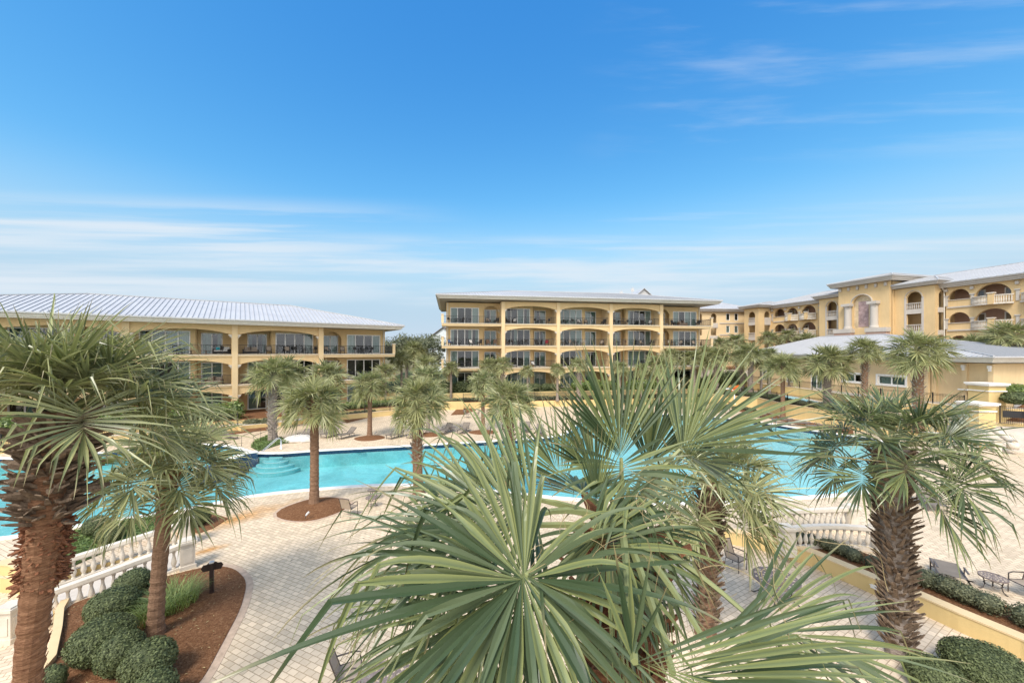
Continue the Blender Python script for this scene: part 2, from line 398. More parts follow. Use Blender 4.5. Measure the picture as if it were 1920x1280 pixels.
GOLD = math.pi*(3-math.sqrt(5))
def crown_plan(nf, rng, top=84, low=-48, pl=.95, R=1.05):
    out = []
    for i in range(nf):
        u = (i+.5)/nf; el = R_(top + (low-top)*u**.85) + rng.normal(0, .08); az = i*GOLD + rng.normal(0, .18)
        l = pl*(.72+.42*u)*(1+rng.normal(0, .08))
        o = np.array([math.cos(az), math.sin(az), 0]); up = np.array([0, 0, 1.0])
        d0 = o*math.cos(el) + up*math.sin(el); el2 = el - (.35+.45*(1-abs(el)/1.5))*1.0
        hub = d0*l*.97 + up*(-.05*l); d = o*math.cos(el2) + up*math.sin(el2)
        t = np.array([-o[1], o[0], 0]); n = np.cross(d, t)
        d = unit(d + t*rng.normal(0, .18)); n = unit(n + t*rng.normal(0, .35))
        out.append((hub, d, n, R*(1+rng.normal(0, .09))*(.86 if u < .12 else 1), u))
    return out

def crown_mesh(seed, nf=30, nl=26, seg=4, mat='frond_far', pl=.95, R=1.05, droop=.75, top=82, low=-50):
    rng = np.random.default_rng(seed); mb = MB(); mb.c = []
    for hub, d, n, r, u in crown_plan(nf, rng, top, low, pl, R):
        V, Fc, C = frond(hub, d, n, r, nl, 2.45, droop*(.5+.9*u), rng, seg, fold=.3, kink=.25, wid=1.05, flutter=1.3)
        C[:, 0] = C[:, 0]*.75 + (.25 if u > .75 else 0.0); mb.arr(V, Fc, C); stalk(mb, (0, 0, 0), hub, .05, .03, .016, 4, 1, 3)
    for i in range(3):      # dead fronds hanging against the trunk
        az = rng.uniform(0, 6.28); o = np.array([math.cos(az), math.sin(az), 0]); hub = o*.42*pl + np.array([0, 0, -.35*pl]); d = o*.25 + np.array([0, 0, -1.0]); n = o*1.0
        V, Fc, C = frond(hub, d, n, R*.5, max(12, nl//2), 1.0, .6, rng, seg, fold=.3, kink=.4); C[:, 1] = .97; mb.arr(V, Fc, C); stalk(mb, (0, 0, 0), hub, .05, .03, .016, 4, 1, 3)
    return mesh('crown', mb, [mat, 'petiole'])

def boots(mb, axis, rad, z0, z1, num, size, rng, m=0, out=(.55, 1.0)):
    """old leaf bases spiralling up the trunk, each a split tapering wedge"""
    for i in range(num):
        u = (i+.5)/num; z = z0 + (z1-z0)*u; a = i*GOLD + rng.normal(0, .12); c = axis(z); r = rad(z)
        o = Vector((math.cos(a), math.sin(a), 0)); t = Vector((-o.y, o.x, 0)); el = rng.uniform(*out)
        dv = (o*math.cos(el) + Vector((0, 0, math.sin(el)))).normalized(); nr = dv.cross(t).normalized()
        L = size*rng.uniform(.7, 1.3); w0 = size*.36*rng.uniform(.8, 1.2); w1 = w0*rng.uniform(.25, .6); th = size*.10
        tw = rng.normal(0, .3); t2 = (t*math.cos(tw) + nr*math.sin(tw))
        b = Vector(c) + o*(r*.86); e = b + dv*L + Vector((0, 0, rng.normal(0, .03)))
        i0 = len(mb.v)
        for p, w, h in ((b, w0, th*1.6), (b.lerp(e, .55), (w0+w1)*.5, th), (e, w1, th*.45)):
            tt = t if p is b else t2
            for sx, sn in ((-1, -1), (1, -1), (1, 1), (-1, 1)): mb.v.append(tuple(p + tt*(sx*w/2) + nr*(sn*h/2)))
        for k in range(2):
            q = i0+k*4
            for j in range(4): mb.f.append((q+j, q+(j+1) % 4, q+4+(j+1) % 4, q+4+j)); mb.mi.append(m)
        mb.f.append((i0+8, i0+9, i0+10, i0+11)); mb.mi.append(m)

def trunk_mesh(H, r0, r1, lean, seed, mat='trunk_grey', bz=(.55, 1.0), bn=60, bs=.26, bmat='boot', ring=.012):
    """one tapered trunk, slightly bowed, with leaf bases over part of its height"""
    rng = np.random.default_rng(seed); mb = MB(); ns = max(14, int(H*9)); bow = rng.normal(0, .05, 2)
    ax = lambda z: (lean[0]*z/H + bow[0]*math.sin(math.pi*z/H), lean[1]*z/H + bow[1]*math.sin(math.pi*z/H), z)
    rd = lambda z: r0 + (r1-r0)*z/H + .10*math.exp(-z*3.0)
    pts = []; rr = []
    for k in range(ns+1):
        z = -.15 + (H+.15)*k/ns; pts.append(ax(z)); rr.append(rd(max(0, z))*(1+rng.normal(0, ring*2)) + (ring if k % 2 else 0))
    mb.tube(pts, rr, 14, 0)
    if bn: boots(mb, ax, rd, bz[0]*H, bz[1]*H, bn, bs, rng, 1)
    return mesh('trunk', mb, [mat, bmat])

# --- shrubs: many small leaves through a lumpy volume
def leaf_cloud(mb, ctrs, num, size, rng, shell=.35, flat=False, z_floor=None, aspect=.5, up=.25):
    """ctrs: list of (centre, radii). leaves lie on the union's outer part"""
    C = np.array([c for c, r in ctrs], float); Rr = np.array([r for c, r in ctrs], float)
    wgt = np.prod(Rr, 1)**.667; wgt /= wgt.sum(); k = rng.choice(len(ctrs), num, p=wgt)
    v = rows(rng.normal(0, 1, (num, 3))); rad = 1 - shell*rng.random(num)**1.6
    p = C[k] + v*Rr[k]*rad[:, None]
    ok = np.ones(num, bool)
    for j in range(len(ctrs)):
        q = (p-C[j])/Rr[j]; ok &= (np.sum(q*q, 1) > (1-shell)**2*.9) | (k == j)
    if z_floor is not None: ok &= p[:, 2] > z_floor
    p = p[ok]; v = v[ok]; k = k[ok]; m = len(p)
    nrm = rows(v/Rr[k] + rng.normal(0, .75, (m, 3)) + np.array([0, 0, up])); t = rows(np.cross(nrm, rng.normal(0, 1, (m, 3)))); b = np.cross(nrm, t)
    s = size*rng.uniform(.6, 1.4, m)[:, None]
    V = np.stack([p-t*s, p-b*s*aspect, p+t*s, p+b*s*aspect], 1).reshape(-1, 3)
    Fc = np.arange(m*4).reshape(m, 4); cr = np.repeat(rng.random(m), 4)
    Cc = np.stack([cr, np.full(m*4, .3), np.zeros(m*4)], 1); mb.c = mb.c if mb.c is not None else []; mb.arr(V, Fc, Cc)
def core(mb, ctrs, k=.8, n=10):
    """the twiggy inside, so that no light shows through"""
    for c, r in ctrs:
        prof = [(max(.001, math.sin(math.pi*i/8))*r[0]*k, -math.cos(math.pi*i/8)*r[2]*k) for i in range(9)]
        i0 = len(mb.v); mb.lathe(prof, n, (0, 0, 0))
        for q in range(i0, len(mb.v)):
            x, y, z = mb.v[q]; mb.v[q] = (c[0]+x, c[1]+y*r[1]/r[0], c[2]+z)
        mb.c = mb.c if mb.c is not None else []; mb.c += [(.12, .2, 0)]*(len(mb.v)-i0)
def lumps(rng, rx, ry, rz, n=5, amt=.35, z0=None):
    out = [((0, 0, rz*.9 if z0 is None else z0), (rx*.9, ry*.9, rz))]
    for i in range(n):
        a = i*2*math.pi/n + rng.uniform(0, .8); out.append(((math.cos(a)*rx*amt, math.sin(a)*ry*amt, rz*rng.uniform(.75, 1.05)), (rx*.68, ry*.68, rz*.85)))
    return out
def shrub(name, x, y, z, rx, ry, rz, label, cat='shrub', group=None, num=2500, size=.035, mat='shrub_leaf', seed=1, rz_=0.0, n=5, shell=.22, amt=.3, k=.86):
    rng = np.random.default_rng(seed); mb = MB(); L = lumps(rng, rx, ry, rz, n, amt); core(mb, L, k); leaf_cloud(mb, L, num, size, rng, shell, z_floor=.0)
    return tag(link(name, mesh(name, mb, mat), None, (x, y, z), rz_), label, cat, group)
def hedge(path, w, h, z, label, group=None, num=3000, size=.045, mat='hedge_leaf', seed=1, name='hedge'):
    rng = np.random.default_rng(seed); mb = MB(); L = []
    for (a, b) in zip(path[:-1], path[1:]):
        d = math.dist(a, b); k = max(1, int(d/(w*.55)))
        for i in range(k):
            t = (i+rng.uniform(.2, .8))/k; L.append(((a[0]+(b[0]-a[0])*t + rng.normal(0, w*.06), a[1]+(b[1]-a[1])*t + rng.normal(0, w*.06), z+h*.45), (w*.55, w*.55, h*rng.uniform(.5, .6))))
    core(mb, L, .78, 8); leaf_cloud(mb, L, num, size, rng, .35, z_floor=z)
    return tag(link(name, mesh(name, mb, mat)), label, 'hedge', group)
def blades(x, y, z, r, h, num, label, name='ornamental_grass', mat='grass_blade', seed=3, w=.012, cat='grass clump', group=None):
    rng = np.random.default_rng(seed); mb = MB(); mb.c = []
    for i in range(num):
        a = rng.uniform(0, 6.28); q = r*math.sqrt(rng.random()); bx, by = q*math.cos(a), q*math.sin(a); L = h*rng.uniform(.6, 1.25)
        o = np.array([math.cos(a), math.sin(a), 0]) + rng.normal(0, .6, 3)*np.array([1, 1, 0]); o = unit(o); t = np.array([-o[1], o[0], 0]); p = np.array([bx, by, 0.0]); d = unit(o*.35+np.array([0, 0, 1.0])); V = []; C = []; rv = rng.random()
        for k in range(5):
            tt = k/4; ww = w*(1-tt**1.5)+.001; V += [p-t*ww, p+t*ww]; C += [(rv, tt*.6, 0)]*2; p = p + d*L/4; d = unit(d + (o*.4 - np.array([0, 0, .38]))*(.5+tt))
        mb.arr(V, [(2*k, 2*k+1, 2*k+3, 2*k+2) for k in range(4)], C)
    return tag(link(name, mesh(name, mb, mat), None, (x, y, z)), label, cat, group)
# ------------------------------------------------------------------ setting
G = struct
mb = MB(); mb.sheet([(-2500, -400), (2500, -400), (2500, 3000), (-2500, 3000)], -2.4); G('ground', mb, 'land')
POOL = [(-44,24), (-36,16.5), (-28,15.0), P(0,1012), P(130,988), P(345,957), P(480,927), P(720,907), (-3,22.4), (3,20.6), (9,19.9), P(1430,938), P(1507,933), P(1617,925), P(1690,905), P(1715,870), P(1690,840),
        P(1640,822), P(1560,812), P(1480,800), P(1410,789), P(1340,781), P(1250,776), P(1150,775), P(1085,790), P(1060,815), P(1000,822.5), P(850,831), P(720,838), P(600,844), P(520,850),
        P(470,848), P(445,838), P(400,832), P(300,836), P(180,850), P(0,862), (-46,31)]
def smooth(pts, it=2, keep=()):
    for _ in range(it):
        o = []
        for k in range(len(pts)):
            a, b = pts[k], pts[(k+1) % len(pts)]; o += [(a[0]*.8+b[0]*.2, a[1]*.8+b[1]*.2), (a[0]*.2+b[0]*.8, a[1]*.2+b[1]*.8)]
        pts = o
    return pts
POOL = smooth(POOL, 2)
PZL = -.42
WALLR = [P(1330,985,.05), (8.8,17.2), (10.6,16.4), P(1525,1037,.05), P(1640,1085,.05), P(1720,1115,.05), P(1800,1150,.05), P(1920,1200,.05), (14.6,8.4), (14.9,4)]
PATIO = [(14.9,4), *WALLR[::-1][1:], (4.5,17.0), (2.6,14.5), (2.2,11), (2.2,4)]
LOWL = [(-12.15,14.45), (-14.35,12.0), P(112,1175,0), P(95,1250,0), (-11.6,8.4), (-11.8,4), (-30,4), (-30,14.8), (-17.0,13.4), (-13.45,15.75)]
DECK = [(-70,3.0), (70,3.0), (70,75), (-70,75)]
mb = MB(); mb.sheet(DECK, 0, holes=[POOL, PATIO, LOWL]); G('pool_deck', mb, 'deck_pavers')
mb = MB(); mb.sheet([(-31,3),(-10,3),(-10,16),(-31,16)], -.5); G('lower_terrace_paving', mb, 'patio_pavers')
mb = MB(); mb.sheet([(1,3),(17,3),(17,19),(1,19)], PZL); G('patio', mb, 'patio_pavers')
mb = MB(); mb.skirt(PATIO, PZL-.1, -.004, 0); mb.skirt(LOWL, -.6, -.004, 0); G('terrace_riser', mb, 'stucco_wall')
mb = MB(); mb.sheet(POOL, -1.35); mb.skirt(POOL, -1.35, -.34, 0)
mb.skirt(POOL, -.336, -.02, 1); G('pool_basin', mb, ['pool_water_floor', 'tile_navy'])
mb = MB(); mb.sheet(POOL, -.16); G('pool_water', mb, 'pool_water')
cop = [(x, y) for x, y in POOL]
mb = MB(); mb.strip(cop, .42, -.02, .035, closed=True); G('pool_coping', mb, 'coping')
# steps under water
def fan_steps(px, py, base, r0, n, a0, a1, label, dr=.36):
    cx, cy = P(px, py); mb = MB()
    for i in range(n):
        r = r0 + dr*(n-1-i); pts = [(cx, cy)] + [(cx + r*math.cos(a0+(a1-a0)*k/16)*1.25, cy + r*math.sin(a0+(a1-a0)*k/16)) for k in range(17)]
        z1 = -.22 - .27*(n-1-i) ; mb.sheet(pts, z1, 1); mb.skirt(pts, -1.34, z1-.03, 1); mb.skirt(pts, z1-.03, z1, 0)
    return tag(link('pool_steps', mesh('pool_steps', mb, ['coping', 'pool_water_floor'])), label, 'pool steps')
fan_steps(518, 850.5, 0, .40, 4, R_(180), R_(362), 'white curved steps under the water at the left corner of the pool')
mb = MB()
for i in range(4):
    o = .5*(i+1); a, b = P(1345, 781.5), P(1500, 803); mb.obox((a[0]-.1*o, a[1]-o, -.24-.25*i), (b[0]-.8*o, b[1]-o, -.24-.25*i), .5, .05)
tag(link('pool_steps', mesh('pool_steps', mb, 'pool_water_floor')), 'long straight steps under the water by the row of right side loungers', 'pool steps')
# depth markers stay inside the coping; terraces
def terrace(name, poly, z, mat, wallmat, zb=-.05):
    mb = MB(); mb.sheet(poly, z); mb.skirt(poly, zb, z, 1); return G(name, mb, [mat, wallmat])
A_ = (.817, .577); N_ = (.577, -.817); L0 = (-32.8, 42.2)
def LB(t, o=0.0): return (L0[0]+A_[0]*t+N_[0]*o, L0[1]+A_[1]*t+N_[1]*o)       # along the left block, o metres in front
C_ = (.987, .160); K0 = (-10.05, 57.9); CN = (.160, -.987)
def CB(t, o=0.0): return (K0[0]+C_[0]*t+CN[0]*o, K0[1]+C_[1]*t+CN[1]*o)
terrace('left_terrace', [LB(-34,4.3), LB(20.8,4.3), LB(24,3), LB(24,-40), LB(-34,-40)], .75, 'mulch', 'stucco_wall')
terrace('walk_terrace', [LB(-34,5.9), LB(17,5.9), LB(17,4.36), LB(-34,4.36)], .40, 'concrete', 'stucco_wall')
terrace('middle_terrace', [CB(-3.5,3.4), CB(12,3.4), CB(46,3.4), CB(46,-60), CB(-12,-60), CB(-12,2), CB(-6,2)], 1.95, 'turf', 'stucco_wall')
terrace('middle_planting_ledge', [CB(-2,5.4), CB(44,5.4), CB(44,3.42), CB(-2,3.42)], .85, 'mulch', 'stucco_wall')
KID = [P(1330,757,0), P(1420,766,0), P(1475,781,0), P(1560,797,0), P(1612,806,0), (36.0,36.0), (60,33), (60,70), (27,70)]
terrace('wading_pool_terrace', KID, 1.4, 'deck_pavers', 'stucco_wall')
CLT = [P(1395,716,2.5), P(1440,722,2.5), P(1500,729,2.5), P(1610,745,2.5), (42.5,41.5), (43,36.5), (75,34), (75,100), (30,100), (30,74)]
terrace('clubhouse_terrace', CLT, 2.5, 'concrete', 'stucco_wall')
terrace('upper_terrace', [(52,34.5), (100,20), (120,140), (30,140), (34,78), (48,75), (62,66), (61,46)], 4.2, 'mulch', 'concrete')
# mulch beds
def bed(name, pts, z=.03, mat='mulch', hump=.0, edge=None):
    mb = MB(); n = len(pts); cx = sum(p[0] for p in pts)/n; cy = sum(p[1] for p in pts)/n
    if hump:
        ring = [[(cx+(p[0]-cx)*k, cy+(p[1]-cy)*k, z+hump*(1-k*k)) for p in pts] for k in (1, .8, .55, .3, .02)]
        for a, b in zip(ring[:-1], ring[1:]):
            for k in range(n): mb.quad(a[k], a[(k+1) % n], b[(k+1) % n], b[k])
        mb.v = mb.v
    else: mb.sheet(pts, z)
    mb.skirt(pts, z-.05, z); o = G(name, mb, mat, bool(hump)); 
    if edge:
        e = MB(); e.strip(pts, edge, -.02, .012, closed=True); G('paver_edging', e, 'edging_pink')
    return o
BED = smooth([P(345,1072), P(400,1060), P(440,1066), P(464,1090), P(452,1140), P(415,1210), P(380,1275), (-7.6,8.9), (-7.3,7), (-7.4,4.2), (-11.4,4.2), (-11.1,8.4), P(100,1240), P(118,1180), P(122,1135), P(230,1103)], 2)
bed('mulch_bed', BED, .03)
e = MB(); ee = BED[2:42]; e.strip(ee, .42, -.02, .010); G('paver_edging', e, 'edging_pink')
def oval(px, py, rx, ry, rot=0.0, point=.0, z=.0):
    cx, cy = P(px, py, z); out = []
    for k in range(24):
        a = 2*math.pi*k/24; r = 1+point*abs(math.cos(a))**6; x, y = rx*r*math.cos(a), ry*r*math.sin(a)
        out.append((cx + x*math.cos(rot)-y*math.sin(rot), cy + x*math.sin(rot)+y*math.cos(rot)))
    return out
bed('mulch_bed', oval(590,953,1.35,1.5,R_(20),.25), .02, 'mulch', .14, .3)
for q in ((693,821,1.15,1.2), (906,810,1.2,1.15), (806,814.5,1.15,1.1)): bed('mulch_bed', oval(*q, 0, .2), .02, 'mulch', .15)
bed('mulch_bed', [P(635,787), P(650,779), P(730,771), P(738,776), P(690,783), P(650,793)], .03)
bed('mulch_bed', [P(845,778), P(855,768), P(885,763), P(893,769), P(870,777)], .03)
bed('mulch_bed', [P(395,812), P(430,800), P(505,800), P(505,806), P(470,810), P(430,815)], .03)
bed('mulch_bed', [P(470,838), P(478,826), P(500,817), P(540,823), P(575,826), P(530,832), P(498,842), P(484,846)], .03, 'turf')
bed('mulch_bed', [P(330,985), P(375,958), P(400,962), P(428,972), P(400,990), P(372,1000)], .03)
bed('lawn', [P(60,1075), P(110,1010), P(170,985), P(320,965), P(345,970), P(335,985), P(230,1020), P(100,1078)], .035, 'turf')
bed('mulch_bed', [P(1366,763), P(1420,769), P(1470,783), P(1560,799), P(1600,806), P(1600,815), P(1540,806), P(1470,790), P(1400,776)], .03)
bed('mulch_bed', [P(1400,738,1.4), P(1462,745,1.4), P(1445,752,1.4), P(1395,742,1.4)], 1.43)
KI = lambda o: [(x+.9*o, y+.42*o) for x, y in KID[:5]]
bed('mulch_bed', KI(.22)+KI(2.0)[::-1], 1.43)
mb = MB(); W2 = [(x+1.0 if k else x, y+.25) for k, (x, y) in enumerate(WALLR)]
RB = [p for p in WALLR[2:]] + [(p[0]+1.9, p[1]+.5) for p in WALLR[2:]][::-1]
mb.sheet(RB, .03); G('mulch_bed', mb, 'mulch')
# wading pool
WP = smooth([P(1440,743,1.4), P(1470,741,1.4), P(1505,747,1.4), P(1545,756,1.4), P(1550,762,1.4), P(1510,760,1.4), P(1470,753,1.4)], 2)
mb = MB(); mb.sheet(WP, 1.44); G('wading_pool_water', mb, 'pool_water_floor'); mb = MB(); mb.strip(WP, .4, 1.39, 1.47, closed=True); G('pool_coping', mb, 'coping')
# walls
def wall(path, w, z0, z1, label, mat='stucco_wall', cap=None, name='garden_wall'):
    t = thing(name, label, 'wall'); mb = MB(); mb.strip(path, w, z0, z1); part('wall', mb, mat, t)
    if cap:
        c = MB(); zz = [z+cap[0] for z in z1] if isinstance(z1, list) else z1+cap[0]; c.strip(path, w+cap[1], z1, zz); part('cap', c, cap[2], t)
    return t
wall(WALLR, .34, PZL-.1, .10, 'low curved yellow wall with pale cap below the clipped hedge', cap=(.05, .05, 'stucco_pale'))
wall([(x-.02, y-.18) for x, y in KID[:6]], .3, -.05, 1.5, 'long yellow retaining wall behind the right side loungers', cap=(.06, .08, 'stucco_pale'))
wall([(x-.15, y-.12) for x, y in CLT[:6]], .3, 1.38, 2.6, 'upper yellow wall behind the wading pool', cap=(.06, .08, 'stucco_pale'))
wall([LB(-20,6.0), LB(-4,6.0), LB(2.2,6.0), LB(2.6,6.9)], .3, -.05, .50, 'low yellow wall with fence below the three storey block', cap=(.05, .06, 'stucco_pale'))
wall([LB(8,5.95), LB(21.2,5.95)], .3, -.05, .55, 'low yellow wall beside the sand coloured deck and walkway', cap=(.05, .06, 'stucco_pale'))
wall([CB(-9,4.8), CB(-4,5.9), CB(2.5,6.2)], .3, -.05, [2.0, 1.1, 1.1], 'sloping yellow wall beside the ramp at the four storey block')
wall([P(0,1098,-.5), P(30,1100,-.5), P(72,1118,-.5)], .35, -.6, .35, 'yellow planter wall at the foot of the left stairs', cap=(.05, .05, 'stucco_pale'))
wall([P(122,1132), P(112,1150), P(108,1185), P(96,1240), (-11.2,8.6)], .18, -.6, .16, 'pale curved kerb round the mulch bed of clipped mounds', mat='stucco_pale')

# fences
def fence(path, z, h, label, step=2.4, gap=.12, group=None, mat='black_metal', w=.016):
    t = thing('metal_fence', label, 'fence', group=group)
    for (a, b) in zip(path[:-1], path[1:]):
        d = math.dist(a, b); k = max(1, round(d/step)); mb = MB()
        za, zb = (z if not isinstance(z, tuple) else z[0]), (z if not isinstance(z, tuple) else z[1])
        q = lambda s, zz: (a[0]+(b[0]-a[0])*s, a[1]+(b[1]-a[1])*s, za+(zb-za)*s+zz)
        for zz in (.12, h-.16, h-.02): mb.obox(q(0, zz), q(1, zz), .03, .03)
        nb = int(d/gap)
        for i in range(1, nb): mb.obox(q(i/nb, .1), q(i/nb, h), w, w)
        part('picket_panel', mb, mat, t)
        for i in range(k+1):
            p = MB(); p.obox(q(i/k, -.05), q(i/k, h+.08), .065, .065); part('post', p, mat, t)
    return t
fence([LB(-20,6.0), LB(-8,6.0), LB(2.2,6.0)], .55, 1.2, 'black picket fence on low wall below the three storey block')
fence([LB(8.5,5.95), LB(20.5,5.95)], .6, 1.0, 'short black railing on low wall left of the sloping path', step=3)
fence([(x-.02, y-.18) for x, y in KID[:6]], 1.56, 1.15, 'black picket fence on the long wall round the wading pool')
fence([(x-.15, y-.12) for x, y in CLT[:6]], 2.66, 1.05, 'black picket fence along the clubhouse terrace above upper wall')
fence([CB(2.5,5.2), CB(16,5.2), CB(30,5.2), CB(43,5.2)], .9, 1.1, 'long black fence in front of the four storey block', step=3)
fence([CB(-8.4,4.2), CB(-1.0,5.3)], (1.95, .95), .9, 'black handrail fence sloping beside the ramp', step=1.8, gap=3)

# balustrades of cast stone
BAL = MB(); BAL.lathe([(.065,0),(.065,.05),(.042,.07),(.05,.10),(.078,.18),(.083,.24),(.066,.33),(.042,.43),(.036,.52),(.05,.55),(.05,.58),(.06,.585),(.06,.62)], 9); BALM = mesh('baluster', BAL, 'cast_stone', True)
def balustrade(a, b, label, newel=(True, True), gap=.26, h=.95, group=None, plinth=.16, curve=None):
    t = thing('balustrade', label, 'balustrade', (a[0], a[1], a[2]), group=group); A, B = Vector((0, 0, 0)), Vector(b)-Vector(a)
    n_ = 1 if curve is None else 12; pts = []
    flat = Vector((-B.y, B.x, 0)).normalized()
    for k in range(n_+1):
        s = k/n_; pts.append(A.lerp(B, s) + (flat*curve*4*s*(1-s) if curve else Vector()))
    at = lambda s: (lambda i, f: pts[i].lerp(pts[i+1], f))(min(int(s*n_), n_-1), s*n_-min(int(s*n_), n_-1))
    r = MB(); p = MB()
    for u, v in zip(pts[:-1], pts[1:]):
        up = Vector((0, 0, 1)); r.obox(u+up*(h-.06), v+up*(h-.06), .24, .12); r.obox(u+up*(h-.145), v+up*(h-.145), .17, .05); p.obox(u+up*(plinth/2-.02), v+up*(plinth/2-.02), .22, plinth); 
    part('handrail', r, 'cast_stone', t); part('plinth', p, 'cast_stone', t)
    n = max(2, round(B.length/gap))
    for i in range(n):
        q = at((i+.5)/n); link('baluster', BALM, t, (q.x, q.y, q.z+plinth-.03), 0, (1, 1, (h-.17-plinth+.03)/.62))
    yaw = math.atan2(B.y, B.x)
    for on, e in zip(newel, (A, B)):
        if on:
            m = MB(); m.box(-.2, .2, -.2, .2, -.1, h-.02); m.box(-.24, .24, -.24, .24, -.1, .14); m.box(-.13, .13, -.215, .215, .24, h-.2); m.box(-.215, .215, -.13, .13, .24, h-.2)
            o = part('newel_post', m, 'cast_stone', t); o.location = e; o.rotation_euler = (0, 0, yaw)
            c = MB(); c.box(-.27, .27, -.27, .27, h-.02, h+.06); c.box(-.22, .22, -.22, .22, h+.06, h+.1); part('cap', c, 'cast_stone', o)
    return t
g_ = None
balustrade((-13.5, 15.9, 0), (-16.2, 13.7, -.45), 'white cast stone balustrade on far side of left stairs, by the lawn', (True, False))
balustrade((-12.0, 14.2, 0), (-14.55, 11.75, -.45), 'white cast stone balustrade on near side of left stairs, by mulch bed', (True, False))
t = balustrade((-14.75, 11.3, -.5), (-17.5, 11.0, -.5), 'white balustrade end post at the bottom left, behind the thick trunk', (True, False))
balustrade((*P(1596,990), 0), (*P(1400,1000), 0), 'white balustrade nearest the pool, right of the foreground palm', (True, True))
balustrade((*P(1650,1034), 0), (*P(1475,1034), 0), 'white balustrade nearer the patio, running into the booted trunk', (True, True), curve=-.3)
mb = MB()
for i in range(4):
    q = .12+.25*i; mb.obox((-12.1-2.5*q, 14.3-2.4*q, -.06-.11*i), (-13.4-2.7*q, 15.75-2.2*q, -.06-.11*i), .9, .11)
tag(link('stone_stairs', mesh('stone_stairs', mb, 'concrete')), 'shallow stone stairs between the two left balustrades', 'stairs')
# ------------------------------------------------------------------ buildings
def arch_h(o, x):
    xa, xb, zb, zs, rise, k = o; u = max(-1, min(1, (2*x-xa-xb)/(xb-xa)))
    if rise == 0: return zs
    q = math.sqrt(max(0, k*k-1)); return zs + rise*(math.sqrt(max(0, k*k-u*u))-q)/(k-q)
def facade(mb, x0, x1, z0, z1, ops, y, th, m=0, ns=14, mr=None):
    """a wall x0..x1 by z0..z1, front at y, th thick, with rectangular or arched openings (xa, xb, zb, zs, rise, k)"""
    mr = m if mr is None else mr; xs = {x0, x1}
    for o in ops:
        xs |= {o[0], o[1]}
        if o[4]: xs |= {o[0]+(o[1]-o[0])*(1-math.cos(math.pi*k/ns))/2 for k in range(ns+1)}
    xs = sorted(x for x in xs if x0-1e-6 <= x <= x1+1e-6); xs = [x for i, x in enumerate(xs) if i == 0 or x-xs[i-1] > 1e-4]
    Y = y+th
    for a, b in zip(xs[:-1], xs[1:]):
        c = (a+b)/2; cur = (z0, z0)
        for o in sorted([o for o in ops if o[0] < c < o[1]], key=lambda o: o[2]):
            if o[2] > cur[0]+1e-4:
                mb.quad((a,y,cur[0]),(b,y,cur[1]),(b,y,o[2]),(a,y,o[2]),m); mb.quad((b,Y,cur[1]),(a,Y,cur[0]),(a,Y,o[2]),(b,Y,o[2]),m)
                mb.quad((a,y,o[2]),(b,y,o[2]),(b,Y,o[2]),(a,Y,o[2]),mr)
            ta, tb = arch_h(o, a), arch_h(o, b); mb.quad((a,Y,ta),(b,Y,tb),(b,y,tb),(a,y,ta),mr); cur = (ta, tb)
        mb.quad((a,y,cur[0]),(b,y,cur[1]),(b,y,z1),(a,y,z1),m); mb.quad((b,Y,cur[1]),(a,Y,cur[0]),(a,Y,z1),(b,Y,z1),m)
    for o in ops:
        for x, s in ((o[0], 1), (o[1], -1)):
            t = arch_h(o, x); q = [(x,y,o[2]),(x,Y,o[2]),(x,Y,t),(x,y,t)]; mb.quad(*(q if s > 0 else q[::-1]), mr)
    mb.quad((x0,Y,z0),(x0,y,z0),(x0,y,z1),(x0,Y,z1),m); mb.quad((x1,y,z0),(x1,Y,z0),(x1,Y,z1),(x1,y,z1),m)
    mb.quad((x0,y,z1),(x1,y,z1),(x1,Y,z1),(x0,Y,z1),m); mb.quad((x0,Y,z0),(x1,Y,z0),(x1,y,z0),(x0,y,z0),m)

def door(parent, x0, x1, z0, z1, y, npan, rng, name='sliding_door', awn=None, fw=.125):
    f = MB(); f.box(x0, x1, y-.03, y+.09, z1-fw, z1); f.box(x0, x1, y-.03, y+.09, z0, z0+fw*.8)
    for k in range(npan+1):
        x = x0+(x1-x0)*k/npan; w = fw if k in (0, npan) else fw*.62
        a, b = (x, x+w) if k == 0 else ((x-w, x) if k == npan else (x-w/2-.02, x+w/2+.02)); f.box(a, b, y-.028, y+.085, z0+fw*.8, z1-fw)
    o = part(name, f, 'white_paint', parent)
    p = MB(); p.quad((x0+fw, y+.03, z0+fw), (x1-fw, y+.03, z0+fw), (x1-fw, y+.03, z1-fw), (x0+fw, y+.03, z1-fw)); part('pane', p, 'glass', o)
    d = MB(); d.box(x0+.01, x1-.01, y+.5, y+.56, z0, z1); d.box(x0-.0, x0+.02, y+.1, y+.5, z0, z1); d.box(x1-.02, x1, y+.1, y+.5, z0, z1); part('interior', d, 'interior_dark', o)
    c = MB(); mats = ['curtain_pale', 'curtain_sage']; any_ = False
    style = rng.random()
    for k in range(npan):
        a = x0+(x1-x0)*k/npan; b = x0+(x1-x0)*(k+1)/npan
        want = (style < .2) or (style < .75 and k in (0, npan-1)) or rng.random() < .12
        if want:
            any_ = True; mi = 1 if rng.random() < .45 else 0; n = 12; cov = 1 if style < .3 or rng.random() < .6 else .5
            e = b if k != npan-1 or cov == 1 else b; s_ = a if k == 0 or cov == 1 else b-(b-a)*cov; e = e if k != 0 or cov == 1 else a+(b-a)*cov
            for j in range(n):
                q0, q1 = s_+(e-s_)*j/n, s_+(e-s_)*(j+1)/n; w0, w1 = (.05 if j % 2 else 0), (0 if j % 2 else .05)
                c.quad((q0, y+.16+w0, z0+.06), (q1, y+.16+w1, z0+.06), (q1, y+.16+w1, z1-.06), (q0, y+.16+w0, z1-.06), mi)
    if any_: part('curtain', c, mats, o)
    return o
